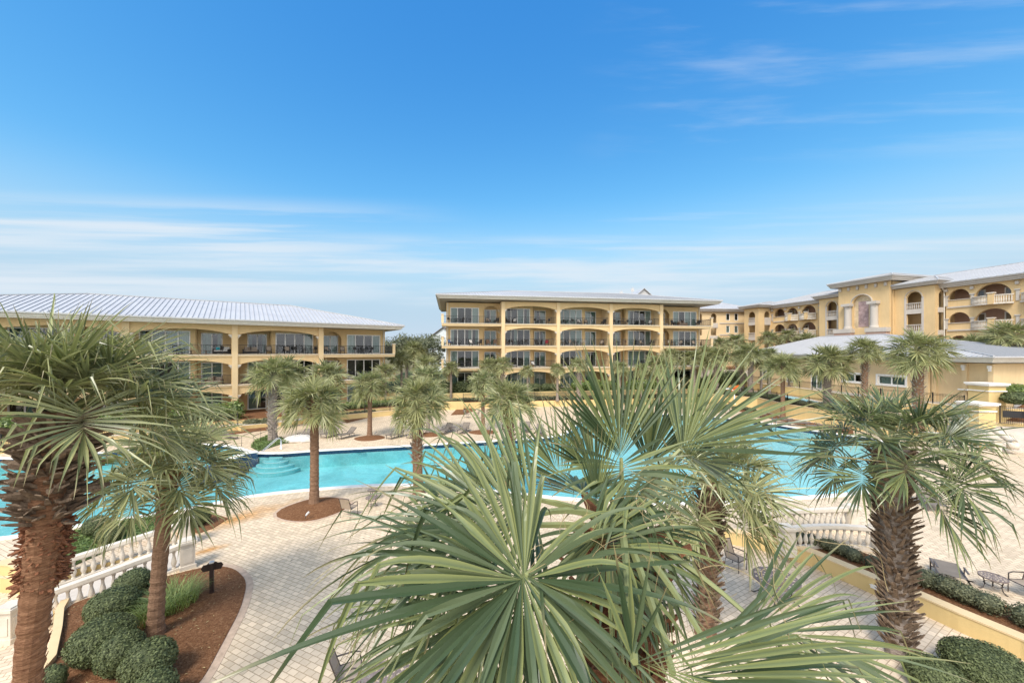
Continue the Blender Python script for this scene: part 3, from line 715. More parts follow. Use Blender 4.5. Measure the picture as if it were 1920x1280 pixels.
def railing(parent, pts, h=1.07, gap=.115):
    mb = MB()
    for a, b in zip(pts[:-1], pts[1:]):
        a = Vector(a); b = Vector(b); up = Vector((0, 0, 1)); mb.obox(a+up*h, b+up*h, .05, .045); mb.obox(a+up*.1, b+up*.1, .035, .03)
        n = max(1, round((b-a).length/gap))
        for i in range(n+1):
            q = a.lerp(b, i/n); big = i % 16 == 0; w = .05 if big else .017; mb.obox(q+up*(0 if big else .1), q+up*h, w, w)
    return part('railing', mb, 'black_metal', parent)
def hip_roof(parent, x0, x1, y0, y1, z, xa, xb, zr, fas=.55, seam=.45, ym=None, cornice=(.0,), name='roof', seams=True, hip=True, soff=1.35, fmat='cream'):
    """standing seam hip roof over x0..x1 by y0..y1, ridge xa..xb; gutter, stepped fascia and soffit are its pieces"""
    ym = (y0+y1)/2 if ym is None else ym; mb = MB(); A, B = (xa, ym, zr), (xb, ym, zr); c = [(x0,y0,z),(x1,y0,z),(x1,y1,z),(x0,y1,z)]
    mb.quad(c[0], c[1], B, A); mb.quad(c[2], c[3], A, B); mb.tri(c[1], c[2], B); mb.tri(c[3], c[0], A)
    def rib(p, q): mb.obox(Vector(p)+Vector((0,0,.03)), Vector(q)+Vector((0,0,.03)), .045, .07, 1)
    if seams:
        n = int((x1-x0)/seam)
        for i in range(1, n):
            x = x0+(x1-x0)*i/n; f = 1.0 if xa <= x <= xb else ((x-x0)/(xa-x0) if x < xa else (x1-x)/(x1-xb))
            for ye in (y0, y1): rib((x, ye, z), (x, ye+(ym-ye)*f, z+(zr-z)*f))
        n = int((y1-y0)/seam)
        for i in range(1, n):
            y = y0+(y1-y0)*i/n; f = (y-y0)/(ym-y0) if y < ym else (y1-y)/(y1-ym)
            for xe, xr in ((x0, xa), (x1, xb)): rib((xe, y, z), (xe+(xr-xe)*f, y, z+(zr-z)*f))
        for p, q in ((A, B), (c[0], A), (c[3], A), (c[1], B), (c[2], B)): mb.obox(Vector(p)+Vector((0,0,.05)), Vector(q)+Vector((0,0,.05)), .14, .08, 0)
    o = part(name, mb, ['roof_metal', 'roof_seam'], parent)
    f = MB()
    def ring(i, za, zb):
        X0, X1, Y0, Y1 = x0+i, x1-i, y0+i, y1-i; w = .12
        f.box(X0, X1, Y0, Y0+w, za, zb); f.box(X0, X1, Y1-w, Y1, za, zb); f.box(X0, X0+w, Y0+w, Y1-w, za, zb); f.box(X1-w, X1, Y0+w, Y1-w, za, zb)
    ring(.05, z-fas*.38, z-.03); ring(.20, z-fas*.72, z-fas*.385); ring(.33, z-fas, z-fas*.725); part('fascia', f, fmat, o)
    g = MB()
    for (p, q) in ((c[0], c[1]), (c[1], c[2]), (c[2], c[3]), (c[3], c[0])): g.obox(Vector(p)+Vector((0,0,-.06)), Vector(q)+Vector((0,0,-.06)), .13, .12)
    part('gutter', g, 'roof_metal', o)
    s = MB(); s.box(x0+.45, x1-.45, y0+.45, y1-.45, z-fas+.02, z-fas+.06); part('soffit', s, 'soffit', o)
    return o
def corbel(mb, x, y0, z, s, m=0):
    """stepped bracket under an arch springing, reaching s metres along x"""
    for k in range(3): mb.box(min(x, x+s*(k+1)/3), max(x, x+s*(k+1)/3), y0-.04*(k+1), y0+.34, z-.36+.12*k, z-.24+.12*k, m)

BW, FH = 8.8, 3.4
def apartment(name, label, loc, rz, bays, floors, gz, furn=None, roof=None, first_x=0.0, skip_ground=True):
    t = thing(name, label, 'apartment block', (loc[0], loc[1], gz), rz); rng = random.Random(hash(name) % 97 + len(bays)); rng = random.Random(len(bays)*13+floors)
    n = len(bays); x0 = first_x; W = n*BW; H = floors*FH; DB = 2.3
    mb = MB(); fr = MB(); pil = []
    # arcade skin over the middle bays
    ops = []; mids = [i for i, b in enumerate(bays) if b[0] == 'S']
    xa, xb = x0+mids[0]*BW, x0+(mids[-1]+1)*BW
    for i in mids:
        for f in range(floors):
            z = f*FH + (.0 if f == 0 else .02); ops.append((x0+i*BW+.32, x0+(i+1)*BW-.32, z if f else -.02, f*FH+2.2, .60, 1.15))
    facade(fr, xa, xb, -.05, H-.02, ops, 0, .34); part('arcade', fr, 'stucco', t)
    for i in range(mids[0], mids[-1]+2):
        x = x0+i*BW; q = MB(); q.box(x-.27, x+.27, -.16, .0, -.1, H-.03); q.box(x-.27, x+.27, .34, DB+1.0, -.1, H-.03); o = part('pilaster', q, 'stucco_pale', t)
        for f in range(floors):
            z = f*FH+2.22
            todo = ([(x-.275, -.02, z, -.30)] if i > mids[0] else []) + ([(x+.275, -.02, z, .30)] if i <= mids[-1] else [])
            if i == mids[0] and mids[0] > 0: todo.append((x-.275, DB-.1, z+.1, -.36))
            if i == mids[-1]+1 and mids[-1] < n-1: todo.append((x+.275, DB-.1, z+.1, .36))
            for q_ in todo: c = MB(); corbel(c, *q_); part('corbel', c, 'cast_stone', o)
    # back walls
    for i, b in enumerate(bays):
        bx = x0+i*BW; L = b[1] == 'L'
        mir = (lambda x: bx+x) if L else (lambda x: bx+BW-x)
        def span(a, c): a, c = mir(a), mir(c); return (min(a, c), max(a, c))
        if b[0] == 'S':
            s0, s1 = span(.27, 5.2); d0, d1 = span(5.2, 8.53); so, do = [], []
            for f in range(floors):
                z = f*FH+.03; p = span(.55, 4.75); so.append((*p, z, z+2.6, 0, 1)); door(t, *p, z, z+2.6, DB+.1, 4, rng)
                p = span(5.6, 7.6); do.append((*p, z, z+2.45, 0, 1)); door(t, *p, z, z+2.45, DB+1.1, 2, rng)
            facade(mb, s0, s1, -.05, H-.02, so, DB, .25); facade(mb, d0, d1, -.05, H-.02, do, DB+1.0, .25)
            jx = mir(5.2); mb.box(jx-.1, jx+.1, DB+.252, DB+1.0, -.05, H-.03)
        else:
            end = bx if L else bx+BW; so, do = [], []
            ax = span(5.95, 8.35)
            for f in range(floors):
                z = f*FH+.03; p = span(.75, 5.25); so.append((*p, z, z+2.6, 0, 1)); door(t, *p, z, z+2.6, DB+.1, 4, rng)
                so.append((*ax, z-.03, z+1.95, .95, 1.02)); p = span(6.15, 8.15); do.append((*p, z, z+2.45, 0, 1)); door(t, *p, z, z+2.45, DB+1.1, 2, rng)
            w0, w1 = span(.12, 8.53); facade(mb, w0, w1, -.05, H-.02, so, DB, .25); d0, d1 = span(5.55, 8.53); facade(mb, d0, d1, -.05, H-.02, do, DB+1.0, .25)
            jx = mir(5.55); mb.box(jx-.1, jx+.1, DB+.252, DB+1.0, -.05, H-.03); fl = span(.12, .37); mb.box(*fl, DB+.252, 17, -.05, H-.02)
    # body behind, so that the sides and rear are closed
    e0, e1 = x0+.4, x0+W-.4; mb.box(e0, e1, DB+2.2, 17.2, -.05, H-.05)
    for f in range(floors): mb.box(e0+.2, e1-.2, DB+1.36, DB+2.19, f*FH+2.95, f*FH+3.3)
    part('wall', mb, 'stucco', t)
    # balconies
    for f in range(1, floors):
        for i, b in enumerate(bays):
            bx = x0+i*BW; L = b[1] == 'L'; q = MB(); z = f*FH; e = .27
            s0, s1 = bx+e, bx+BW-e
            if b[0] == 'E': s0, s1 = (bx-.55, s1) if L else (s0, bx+BW+.55)
            q.box(s0, s1, -.10, DB+.98 if b[0] == 'S' else DB-.01, z-.24, z-.06, 0); q.box(s0, s1, -.16, DB+.97 if b[0] == 'S' else DB-.02, z-.055, z, 1)
            if b[0] == 'E':
                # slab wraps round the end of the block
                xs = (bx-.55, bx+.11) if L else (bx+BW-.11, bx+BW+.55); q.box(*xs, DB, 6.0, z-.24, z-.06, 0); q.box(*xs, DB+.001, 6.05, z-.055, z, 1)
                q.box(s0, s1, -.05, DB-.02, z-.42, z-.245, 0)
            o = part('balcony', q, ['stucco_pale', 'cream'], t)
            if b[0] == 'S': railing(o, [(s0+.06, .15, z), (s1-.06, .15, z)])
            else:
                xe = bx-.42 if L else bx+BW+.42; far = s1 if L else s0
                railing(o, [(xe, 5.9, z), (xe, 0.0, z), (far, 0.0, z)])
                pst = MB(); pst.box(xe-.17, xe+.17, -.14, .20, z+.001, z+1.3); part('corner_post', pst, 'stucco_pale', o); cp = MB(); cp.box(xe-.23, xe+.23, -.2, .26, z+1.3, z+1.42); part('post_cap', cp, 'cast_stone', o)
    for x in (x0-.35+W, x0+.35) if first_x == 0 else (x0-.35+W,):
        dp = MB(); dp.box(x-.05, x+.05, DB-.12, DB-.005, 0, H-.1); part('downpipe', dp, 'cream', t)
    if roof: hip_roof(t, *roof)
    return t
ang = lambda d: math.atan2(d[1], d[0])
KB = apartment('apartment_block', 'four storey yellow apartment block with arcaded balconies and pale hipped metal roof', K0, ang(C_), ['EL', 'SL', 'SL', 'SR', 'ER'], 4, 1.96,
    roof=(-1.35, 5*BW+1.35, -1.5, 19.5, 4*FH+.72, 11.5, 33.5, 4*FH+.72+2.35))
LBK = apartment('apartment_block', 'three storey yellow apartment block with long grey standing seam roof at the left', LB(1.9), ang(A_), ['SL', 'SL', 'SL', 'SR', 'ER'], 3, .76,
    roof=(-3*BW-1.6, 2*BW+1.4, -1.6, 17.6, 3*FH+.46, -13.2, 6.2, 3*FH+.46+2.8), first_x=-3*BW)

# right block: facade frame, x runs towards the camera
def right_block():
    a = ang((.22, -.976)); t = thing('apartment_block', 'long yellow block with arches, stone balustrades and columned tower at the right', 'apartment block', (65, 58, 4.2), a)
    EV, H = 13.9, 13.3; FL = [0, 3.5, 6.9, 10.3]; rng = random.Random(5); ops = []; w = MB(); tr = MB()
    def arches(xs):
        for a_, b_ in xs:
            for f in FL: ops.append((a_, b_, f+(.95 if f else 0), f+1.45, min(1.25, (b_-a_)*.46), 1.03))
    AR1 = [(.7, 3.0), (3.6, 7.0), (8.2, 12.0), (12.8, 16.6), (17.4, 21)]; AR2 = [(-28.7, -26.0), (-25.6, -23.1), (-22.2, -19.3)]
    arches(AR1); o1 = list(ops); facade(w, .4, 24, -.05, H, o1, 0, .35, 0); ops.clear(); arches(AR2); facade(w, -29.4, -17.4, -.05, H, list(ops), 0, .35, 0)
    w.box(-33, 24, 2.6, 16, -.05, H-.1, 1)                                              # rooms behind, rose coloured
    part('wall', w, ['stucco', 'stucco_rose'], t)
    for xs in (AR1, AR2):
        for k, (a_, b_) in enumerate(xs):
            for f in FL[1:]:
                q = MB(); c = (a_+b_)/2
                if k == 0: q.box(a_-.1, b_+.2, -.12, .0, f+.92, f+1.0); q.box(a_-.1, b_+.25, -.15, .0, f-.22, f-.02); part('ledge', q, 'stone_trim', t); continue
                # bowed balcony with stone balusters
                n = 8; pts = [(a_-.25+(b_-a_+.5)*j/n, -.15-.95*math.sin(math.pi*j/n)**.8) for j in range(n+1)]
                for u, v in zip(pts[:-1], pts[1:]):
                    q.obox((*u, f-.1), (*v, f-.1), .3, .22); q.obox((*u, f+1.0), (*v, f+1.0), .22, .12)
                q.sheet([(a_-.25, .0)]+pts+[(b_+.25, .0)], f-.02); q.sheet([(a_-.25, .0)]+pts+[(b_+.25, .0)], f-.2); o = part('balcony', q, 'cast_stone', t)
                bb = MB()
                for j in range(22):
                    u = (j+.5)/22; x = a_-.25+(b_-a_+.5)*u; y = -.15-.95*math.sin(math.pi*u)**.8; bb.lathe([(.05,0),(.085,.25),(.05,.6),(.06,.9)], 6, (x, y, f+.05))
                part('balusters', bb, 'cast_stone', o)
                p = MB(); p.box(c+.1, c+.62, -1.28, -.86, f-.2, f+1.25); p2 = MB(); p2.box(c+.02, c+.70, -1.36, -.78, f+1.25, f+1.4); pp = part('pier', p, 'stucco', o); part('pier_cap', p2, 'cast_stone', o)
            wx = (a_+b_)/2
            for f in FL: door(t, wx-.1, wx+1.5, f+.9 if f == 0 else f+.3, f+2.3, 2.55, 2, rng, 'window')
    # half columns and brackets between the arches
    for x in [.5, 3.3, 7.6, 12.4, 17.0, -29.1, -25.8, -22.65, -18.4]:
        for f in FL: q = MB(); q.box(x-.16, x+.16, -.10, -.002, f+.1 if f else 0, f+1.5); q.box(x-.27, x+.27, -.18, -.003, f+1.5, f+1.66); part('half_column', q, 'stone_trim', t)
        q = MB(); q.box(x-.16, x+.16, -.3, -.004, H-.75, H-.35); part('bracket', q, 'stone_trim', t)
    # towers: (x0,x1, projection, arched opening)
    for (xa, xb, pr, oa, ob) in ((-5.1, .0, 1.5, -3.5, -1.6), (-17.4, -13.0, 1.5, -15.9, -14.1)):
        m = MB(); o_ = (oa, ob, .3, H-1.25, .95, 1.02); facade(m, xa, xb, -.05, H+.4, [o_], -pr, .3)
        m.box(xa+.02, xb-.02, 1.4, 2.4, 0, H); o2 = []
        m2 = MB(); facade(m2, 0, pr+2.3, -.05, H+.4, [(pr*.5-.3, pr*.5+.75, .3, H-1.1, .5, 1.02)], 0, .3)
        o = part('tower', m, ['stucco'], t)
        sd = part('tower_side', m2, 'stucco', o); sd.location = (xb, -pr+.302, 0); sd.rotation_euler = (0, 0, R_(90))
        s = MB(); 
        for (p, q_) in ((oa-.28, oa-.0), (ob+.0, ob+.28)): s.box(p, q_, -pr-.06, -pr-.003, .1, H-1.2)
        n = 12
        for k in range(n):
            t0, t1 = math.pi*k/n, math.pi*(k+1)/n; c = (oa+ob)/2; r = (ob-oa)/2+.14; s.obox((c-r*math.cos(t0), -pr-.03, H-1.2+r*math.sin(t0)), (c-r*math.cos(t1), -pr-.03, H-1.2+r*math.sin(t1)), .06, .28, up=(0,1,0))
        for f in FL[1:]:
            s.box(oa, ob, -pr-.02, -pr+.2, f-.75, f-.02); s.box(oa, ob, -pr-.04, -pr+.16, f+.85, f+.97)
            for k in range(7): s.lathe([(.05,0),(.085,.25),(.05,.6),(.06,.87)], 6, (oa+(ob-oa)*(k+.5)/7, -pr+.06, f))
            s.box(xb+.003, xb+.25, -pr+.55, -pr+1.3, f-.75, f-.02)
        part('stone_surround', s, 'stone_trim', o)
        hip_roof(t, xa-.9, xb+.9, -pr-.9, 8, H+1.05, xa+2.4, xb-2.4, H+2.3, .6, fmat='stone_trim')
    # entrance tower with columns and blind arch
    xa, xb, pr, HH = -13.0, -5.1, 2.6, 15.2; cx = -9.15
    m = MB(); facade(m, xa, xb, -.05, HH, [(cx-1.5, cx+1.5, 7.62, 12.0, 1.35, 1.02)], -pr, .4, 0); m.box(xa+.01, xb-.01, -pr+.7, 3, -.05, HH-.1, 0); o = part('entrance_tower', m, ['stucco'], t)
    s = MB(); s.box(cx-1.55, cx+1.55, -pr+.405, -pr+.46, 7.6, 13.5); part('stone_recess', s, 'travertine', o)
    s = MB(); s.box(cx-.78, cx+.78, -pr+.36, -pr+.40, 7.9, 12.3); part('stone_panel', s, 'stone_panel', o)
    s = MB(); n = 14
    for k in range(n):
        t0, t1 = math.pi*k/n, math.pi*(k+1)/n; s.obox((cx-1.66*math.cos(t0), -pr-.05, 12.0+1.5*math.sin(t0)), (cx-1.66*math.cos(t1), -pr-.05, 12.0+1.5*math.sin(t1)), .12, .32, up=(0,1,0))
    part('arch_moulding', s, 'stone_trim', o)
    for p, q in ((xa-.2, cx-1.1), (cx+1.1, xb+.2)): s = MB(); s.box(p, q, -pr-1.0, -pr-.003, 6.9, 7.6); part('ledge', s, 'stone_trim', o)
    for p, q in ((xa-.1, cx-1.2), (cx+1.2, xb+.1)): r = MB(); r.box(p, q, -pr-.9, -pr-.004, 0, 6.9); part('pedestal', r, 'stucco_rose', o)
    for x in (cx-2.05, cx+2.05):
        c = MB(); c.lathe([(.66,7.6),(.66,7.85),(.56,7.95),(.53,8.2),(.50,11.3),(.58,11.4),(.6,11.6)], 18, (x, -pr-.25, 0)); c.box(x-.72, x+.72, -pr-.95, -pr-.005, 11.6, 12.05); part('column', c, 'stone_trim', o, False)
    hip_roof(t, xa-1.2, xb+1.2, -pr-1.2, 9, HH+.75, xa+3.0, xb-3.0, HH+2.0, .8, fmat='stone_trim')
    for k in range(6): b = MB(); b.box(xa+.3+k*1.4, xa+.6+k*1.4, -pr-.3, -pr-.006, HH-.8, HH-.2); part('bracket', b, 'stone_trim', o)
    # corner tower at the far end, with two tall arches
    m = MB(); facade(m, -33.4, -29.4, -.05, H+.1, [(-32.2, -30.4, .3, H-1.5, .85, 1.02)], -3.4, .3); m.box(-33.35, -29.45, 0, 2, 0, H); m.box(-33.4, -33.1, -3.099, -.001, 0, H); o = part('tower', m, 'stucco', t)
    m2 = MB(); facade(m2, 0, 3.7, -.05, H+.1, [(1.2, 2.7, .3, H-1.4, .72, 1.02)], 0, .3); sd = part('tower_side', m2, 'stucco', o); sd.location = (-29.4, -3.098, 0); sd.rotation_euler = (0, 0, R_(90))
    s = MB()
    for f in FL[1:]:
        s.box(-32.2, -30.4, -3.42, -3.2, f-.75, f+.0); s.box(-32.2, -30.4, -3.44, -3.24, f+.85, f+.97); s.box(-29.397, -29.2, -1.9, -.4, f-.75, f+.9)
        for k in range(6): s.lathe([(.05,0),(.085,.25),(.05,.6),(.06,.87)], 6, (-32.2+1.8*(k+.5)/6, -3.34, f))
    part('stone_surround', s, 'stone_trim', o)
    hip_roof(t, -34.4, -28.4, -4.4, 6, H+.75, -32.2, -30.6, H+1.7, .6, fmat='stone_trim')
    dp = MB(); dp.tube([(.28, -.75, EV-.2), (.28, -.5, EV-.75), (.28, -.12, EV-1.2), (.28, -.1, 0)], .07, 8); part('downpipe', dp, 'cream', t)
    hip_roof(t, -35, 26, -.95, 17, EV, -24, 16, EV+2.6, .75, fmat='stone_trim', seam=.6)
    return t
right_block()
def far_wing():
    t = thing('apartment_block', 'plain yellow wing with small paired windows, behind the four storey block', 'apartment block', (43.5, 93, 4.2), ang((1, .05)))
    w = MB(); H = 13.2; ops = []; rng = random.Random(3)
    for f in (1.4, 4.8, 8.1, 11.1):
        for x in (8.6, 10.7): ops.append((x, x+.95, f, f+1.75, 0, 1)); door(t, x, x+.95, f, f+1.75, .1, 1, rng, 'window')
        ops.append((4.8, 6.2, f-.6 if f > 2 else 0, f+1.1, .62 if f > 11 else .05, 1.02)); ops.append((1.0, 2.6, f-.6 if f > 2 else 0, f+1.1, .62 if f > 11 else .05, 1.02))
    facade(w, -6, 14.5, -.05, H, ops, 0, .3); w.box(-5.98, 14.48, 1.6, 12, -.05, H-.1); part('wall', w, 'stucco_pale', t)
    s = MB(); s.box(7.0, 14.5, -.12, -.003, 7.5, 7.75); s.box(7.0, 14.5, -.12, -.003, 10.3, 10.55); s.box(4.5, 6.5, -.1, -.004, 5.8, 7.4); s.box(4.5, 6.5, -.1, -.004, 9.3, 10.45); part('string_course', s, 'stone_trim', t)
    hip_roof(t, -7, 15.5, -1, 13, H+.7, 1.5, 9.5, H+3.2, .7, fmat='stone_trim', seam=.7)
far_wing()
def clubhouse():
    a = ang((.1, -.995)); t = thing('clubhouse', 'single storey yellow clubhouse with white hipped metal roof by the wading pool', 'clubhouse', (42.6, 66.5, 2.5), a); H = 4.5; rng = random.Random(8)
    w = MB(); D = [(10.2, 12.0), ]; ops = [(6.0, 8.0, .55, 2.75, 0, 1), (10.4, 12.3, .02, 2.9, 0, 1), (15.4, 18.4, 1.45, 2.5, 0, 1), (19.8, 22.8, 1.45, 2.5, 0, 1), (.9, 2.6, .6, 2.7, 0, 1)]
    facade(w, -1.5, 25.0, -.05, H, ops, 0, .3); w.box(-1.48, 24.98, .95, 13, -.04, H-.1)
    w.box(25.02, 30.0, .6, 7, -.05, H-.25)
    for x in (25.0, 27.6, 29.6): w.box(x, x+.42, .38, .598, 0, H-.3)
    part('wall', w, 'stucco_pale', t)
    door(t, *ops[0][:4], .08, 2, rng, 'window'); door(t, *ops[1][:4], .08, 2, rng, 'glass_door'); door(t, *ops[4][:4], .08, 2, rng, 'window')
    for o in ops[2:4]:
        door(t, *o[:4], .08, 2, rng, 'window'); s = MB(); s.box(o[0]-.2, o[1]+.2, -.1, -.002, o[2]-.16, o[2]); s.box(o[0]-.2, o[0], -.05, -.003, o[2], o[3]+.15); s.box(o[1], o[1]+.2, -.05, -.003, o[2], o[3]+.15); s.box(o[0], o[1], -.05, -.004, o[3], o[3]+.15); part('window_surround', s, 'white_paint', t)
    for x in (24.0, 25.2, 27.8, 29.8): c = MB(); c.box(x-.12, x+.12, -.22 if x < 25 else .16, -.002 if x < 25 else .375, H-.75, H-.45); c.box(x-.09, x+.09, -.14 if x < 25 else .24, -.003 if x < 25 else .376, H-1.0, H-.752); part('bracket', c, 'white_paint', t)
    d = MB(); d.box(30.003, 30.06, 2.6, 3.6, 0, 2.3); part('service_door', d, 'paint_grey', t)
    l = MB(); l.box(9.3, 9.55, -.25, -.01, 2.2, 2.65); l.box(9.36, 9.49, -.2, -.05, 2.65, 2.8); part('wall_lamp', l, 'black_metal', t)
    s = MB(); s.box(27.4, 29.5, .2, .37, 1.5, 1.62); part('hatch_shelf', s, 'white_paint', t)
    hip_roof(t, -2.6, 31.0, -1.1, 14.0, H+.45, 5.5, 15.0, H+3.2, .6, seam=.4)
clubhouse()
# distant things over the roofs
def gable(name, label, x, y, z, w, d, h, rr, mats, rz=0):
    t = thing(name, label, 'house', (x, y, z), rz); m = MB(); m.box(-w/2, w/2, 0, d, 0, h); m.tri((-w/2, 0, h), (w/2, 0, h), (0, 0, h+rr)); m.tri((w/2, d, h), (-w/2, d, h), (0, d, h+rr)); part('wall', m, mats[0], t)
    r = MB()
    for s in (-1, 1): r.obox((s*(w/2+.5)/2, -.5, h+rr/2-.1), (s*(w/2+.5)/2, d+.5, h+rr/2-.1), math.hypot(w/2+.5, rr+.4), .14, up=(s*rr/math.hypot(w/2, rr), 0, w/2/math.hypot(w/2, rr)))
    part('roof', r, mats[1], t); v = MB(); v.box(-.6, .6, -.05, -.002, h*.6, h*.6+1.2); part('window', v, 'interior_dark', t)
gable('gabled_house', 'pale gabled house with brown shingle roof, just left of the four storey block', PX(832, 110), 110, 1.9, 11, 12, 9.5, 3.2, ('house_paint', 'shingle'), R_(-25))
gable('gabled_house', 'grey gable peeking over the ridge of the four storey block', PX(1207, 120), 120, 1.9, 13, 12, 19.8, 5.6, ('paint_grey', 'roof_metal'), R_(6))
for px, top, lab in ((1165, 544, 'short antenna on the roof of the four storey block'), (1186, 538, 'taller antenna mast on the roof of the four storey block')):
    m = MB(); x = PX(px, 74); zt = PZ(top, 74); m.tube([(0, 0, 15.0-.8), (0, 0, zt)], .05); m.box(-.3, .3, -.05, .05, zt-.9, zt-.35); m.obox((-.5, 0, zt-.3), (.4, 0, zt-.15), .05, .05)
    tag(link('roof_antenna', mesh('roof_antenna', m, 'paint_grey'), None, (x, 74, 0)), lab, 'antenna')
# ------------------------------------------------------------------ furniture
def lounger_parts(back=40):
    f = MB(); s = MB(); b = MB(); W, L, h = .33, 1.25, .36
    for y in (-W, W): f.obox((0, y, h), (L, y, h), .04, .05); f.obox((L, y, h), (L+.72*math.cos(R_(back)), y, h+.72*math.sin(R_(back))), .04, .04)
    for x in (.12, 1.5):
        for y in (-W, W): f.obox((x, y, 0), (x, y, h), .04, .04)
        f.obox((x, -W, .12), (x, W, .12), .03, .03)
    for y in (-W-.02, W+.02):
        f.obox((1.25, y, h+.22), (.75, y, h+.22), .05, .03); f.obox((.78, y, h), (.78, y, h+.22), .03, .03)
    f.obox((L, -W, h), (1.55, -W, h), .04, .04); f.obox((L, W, h), (1.55, W, h), .04, .04)
    n = 6
    for i in range(n):
        a, c = i/n, (i+1)/n; sg = lambda u: h+.02-.02*math.sin(math.pi*u); s.quad((L*a, -W, sg(a)), (L*c, -W, sg(c)), (L*c, W, sg(c)), (L*a, W, sg(a)))
    e = (L+.72*math.cos(R_(back)), h+.72*math.sin(R_(back))); b.quad((L, -W, h+.02), (e[0], -W, e[1]+.02), (e[0], W, e[1]+.02), (L, W, h+.02))
    return [('frame', f, 'steel_frame'), ('seat', s, 'sling_fabric'), ('backrest', b, 'sling_fabric')]
def table_parts(r=.3, h=.5, mat='table_metal', legs=3, holes=True):
    t = MB(); n = 40; zt = h
    rings = [r*k/9 for k in range(1, 10)]
    if holes:   # pierced metal top: solid and open rings of slots
        for k in range(8):
            a, b = rings[k], rings[k+1]
            for j in range(n):
                if k in (1, 3, 5, 6) and (j+k) % 3 == 0: continue
                u, v = 2*math.pi*j/n, 2*math.pi*(j+1)/n; t.quad((a*math.cos(u), a*math.sin(u), zt), (b*math.cos(u), b*math.sin(u), zt), (b*math.cos(v), b*math.sin(v), zt), (a*math.cos(v), a*math.sin(v), zt))
        t.lathe([(.01, zt-.004), (rings[0], zt-.002), (rings[0], zt)], 16)
        i0 = len(t.v)
        for k in range(n):
            u, v = 2*math.pi*k/n, 2*math.pi*(k+1)/n
            t.quad((r*math.cos(u), r*math.sin(u), zt-.035), (r*math.cos(v), r*math.sin(v), zt-.035), (r*math.cos(v), r*math.sin(v), zt+.004), (r*math.cos(u), r*math.sin(u), zt+.004))
    else: t.lathe([(r, zt-.03), (r, zt), (r*.97, zt+.004)], 24)
    out = [('tabletop', t, mat)]
    q = MB(); q.tube([(r*.62*math.cos(2*math.pi*k/16), r*.62*math.sin(2*math.pi*k/16), h*.45) for k in range(17)], .012, 5); out.append(('ring', q, 'bronze_metal'))
    for i in range(legs):
        a = 2*math.pi*i/legs+.4; c, s = math.cos(a), math.sin(a); m = MB()
        m.tube([(r*.8*c, r*.8*s, h-.02), (r*.66*c, r*.66*s, h*.7), (r*.6*c, r*.6*s, h*.42), (r*.72*c, r*.72*s, h*.15), (r*.95*c, r*.95*s, 0.01), (r*1.02*c, r*1.02*s, .03)], .018, 6); out.append(('leg', m, 'bronze_metal'))
    return out
def chair_parts(tall=.95, sling='cushion_tan', fr='bronze_metal'):
    f = MB(); s = MB(); b = MB(); W = .27
    for y in (-W, W):
        f.tube([(.25, y, 0), (.26, y, .42), (-.24, y, .40), (-.30, y, 0)], .016, 6); f.tube([(-.22, y, .40), (-.40, y, tall)], .016, 6)
        f.tube([(.24, y, .42), (.24, y, .62), (.1, y, .66), (-.30, y, .64)], .018, 6)
    f.tube([(-.40, -W, tall), (-.42, 0, tall+.03), (-.40, W, tall)], .016, 6); f.tube([(.26, -W, .42), (.26, W, .42)], .016, 6)
    s.quad((.26, -W, .425), (.26, W, .425), (-.22, W, .40), (-.22, -W, .40)); n = 4
    b.quad((-.22, -W, .40), (-.22, W, .40), (-.40, W, tall), (-.40, -W, tall))
    return [('frame', f, fr), ('seat', s, sling), ('backrest', b, sling)]
PROTO = {}
def furn(name, parts, label, cat, loc, rz=0, group=None, key=None):
    t = thing(name, label, cat, loc, rz, group)
    if key not in PROTO or key is None:
        PROTO[key] = [(n, mesh(n, m, mt)) for n, m, mt in parts()]
    for n, me in PROTO[key]: link(n, me, t)
    return t
LNG = 'sling loungers beside the pool'; 
def lounger(px, py, rz, label, z=0.0, back=40): return furn('pool_lounger', lambda: lounger_parts(back), label, 'lounger', (*P(px, py, z), z), R_(rz), LNG, f'l{back}')
def stable(px, py, label, z=0.0, r=.3, h=.5, name='side_table'): return furn(name, lambda: table_parts(r, h), label, 'table', (*P(px, py, z), z), .3, 'small round tables beside the pool', f't{r}{h}')
def chair(px, py, rz, label, z=0.0, fr='bronze_metal'): return furn('sling_chair', lambda: chair_parts(), label, 'chair', (*P(px, py, z), z), R_(rz), 'sling chairs on the paving', 'c')
# across the pool, left to right
lounger(412, 818, 150, 'tan lounger half hidden by palm fronds, at the far left of the sand deck')
lounger(440, 824, 160, 'raised tan lounger beside the curved handrail and planted corner')
lounger(605, 822, 70, 'lounger left of the small table, behind the lone smooth trunked palm'); stable(622, 819, 'small round table between loungers, just right of the lone smooth trunked palm')
lounger(633, 824, 62, 'lounger with raised back, first one right of the smooth trunked palm')
lounger(727, 824, 58, 'lounger left of the table, first one right of the isolated mulched palm'); stable(752, 818, 'small round table between two loungers, right of the isolated mulched palm')
lounger(766, 823, 62, 'lounger right behind the booted trunk, right of a small table')
lounger(828, 815, 72, 'lounger facing the pool, left one of the pair right of the booted palm'); stable(848, 810, 'small round table between the pair of loungers right of the booted palm')
lounger(863, 814, 76, 'lounger facing the pool, right one of the pair near the second booted palm')
lounger(984, 812, 80, 'lounger by the pool edge, just right of the second booted palm')
lounger(552, 829, 80, 'lounger nearest the boulder, partly behind the lone smooth trunked palm')
lounger(1012, 818, 84, 'last lounger of the poolside row, at the edge of the foreground blades')
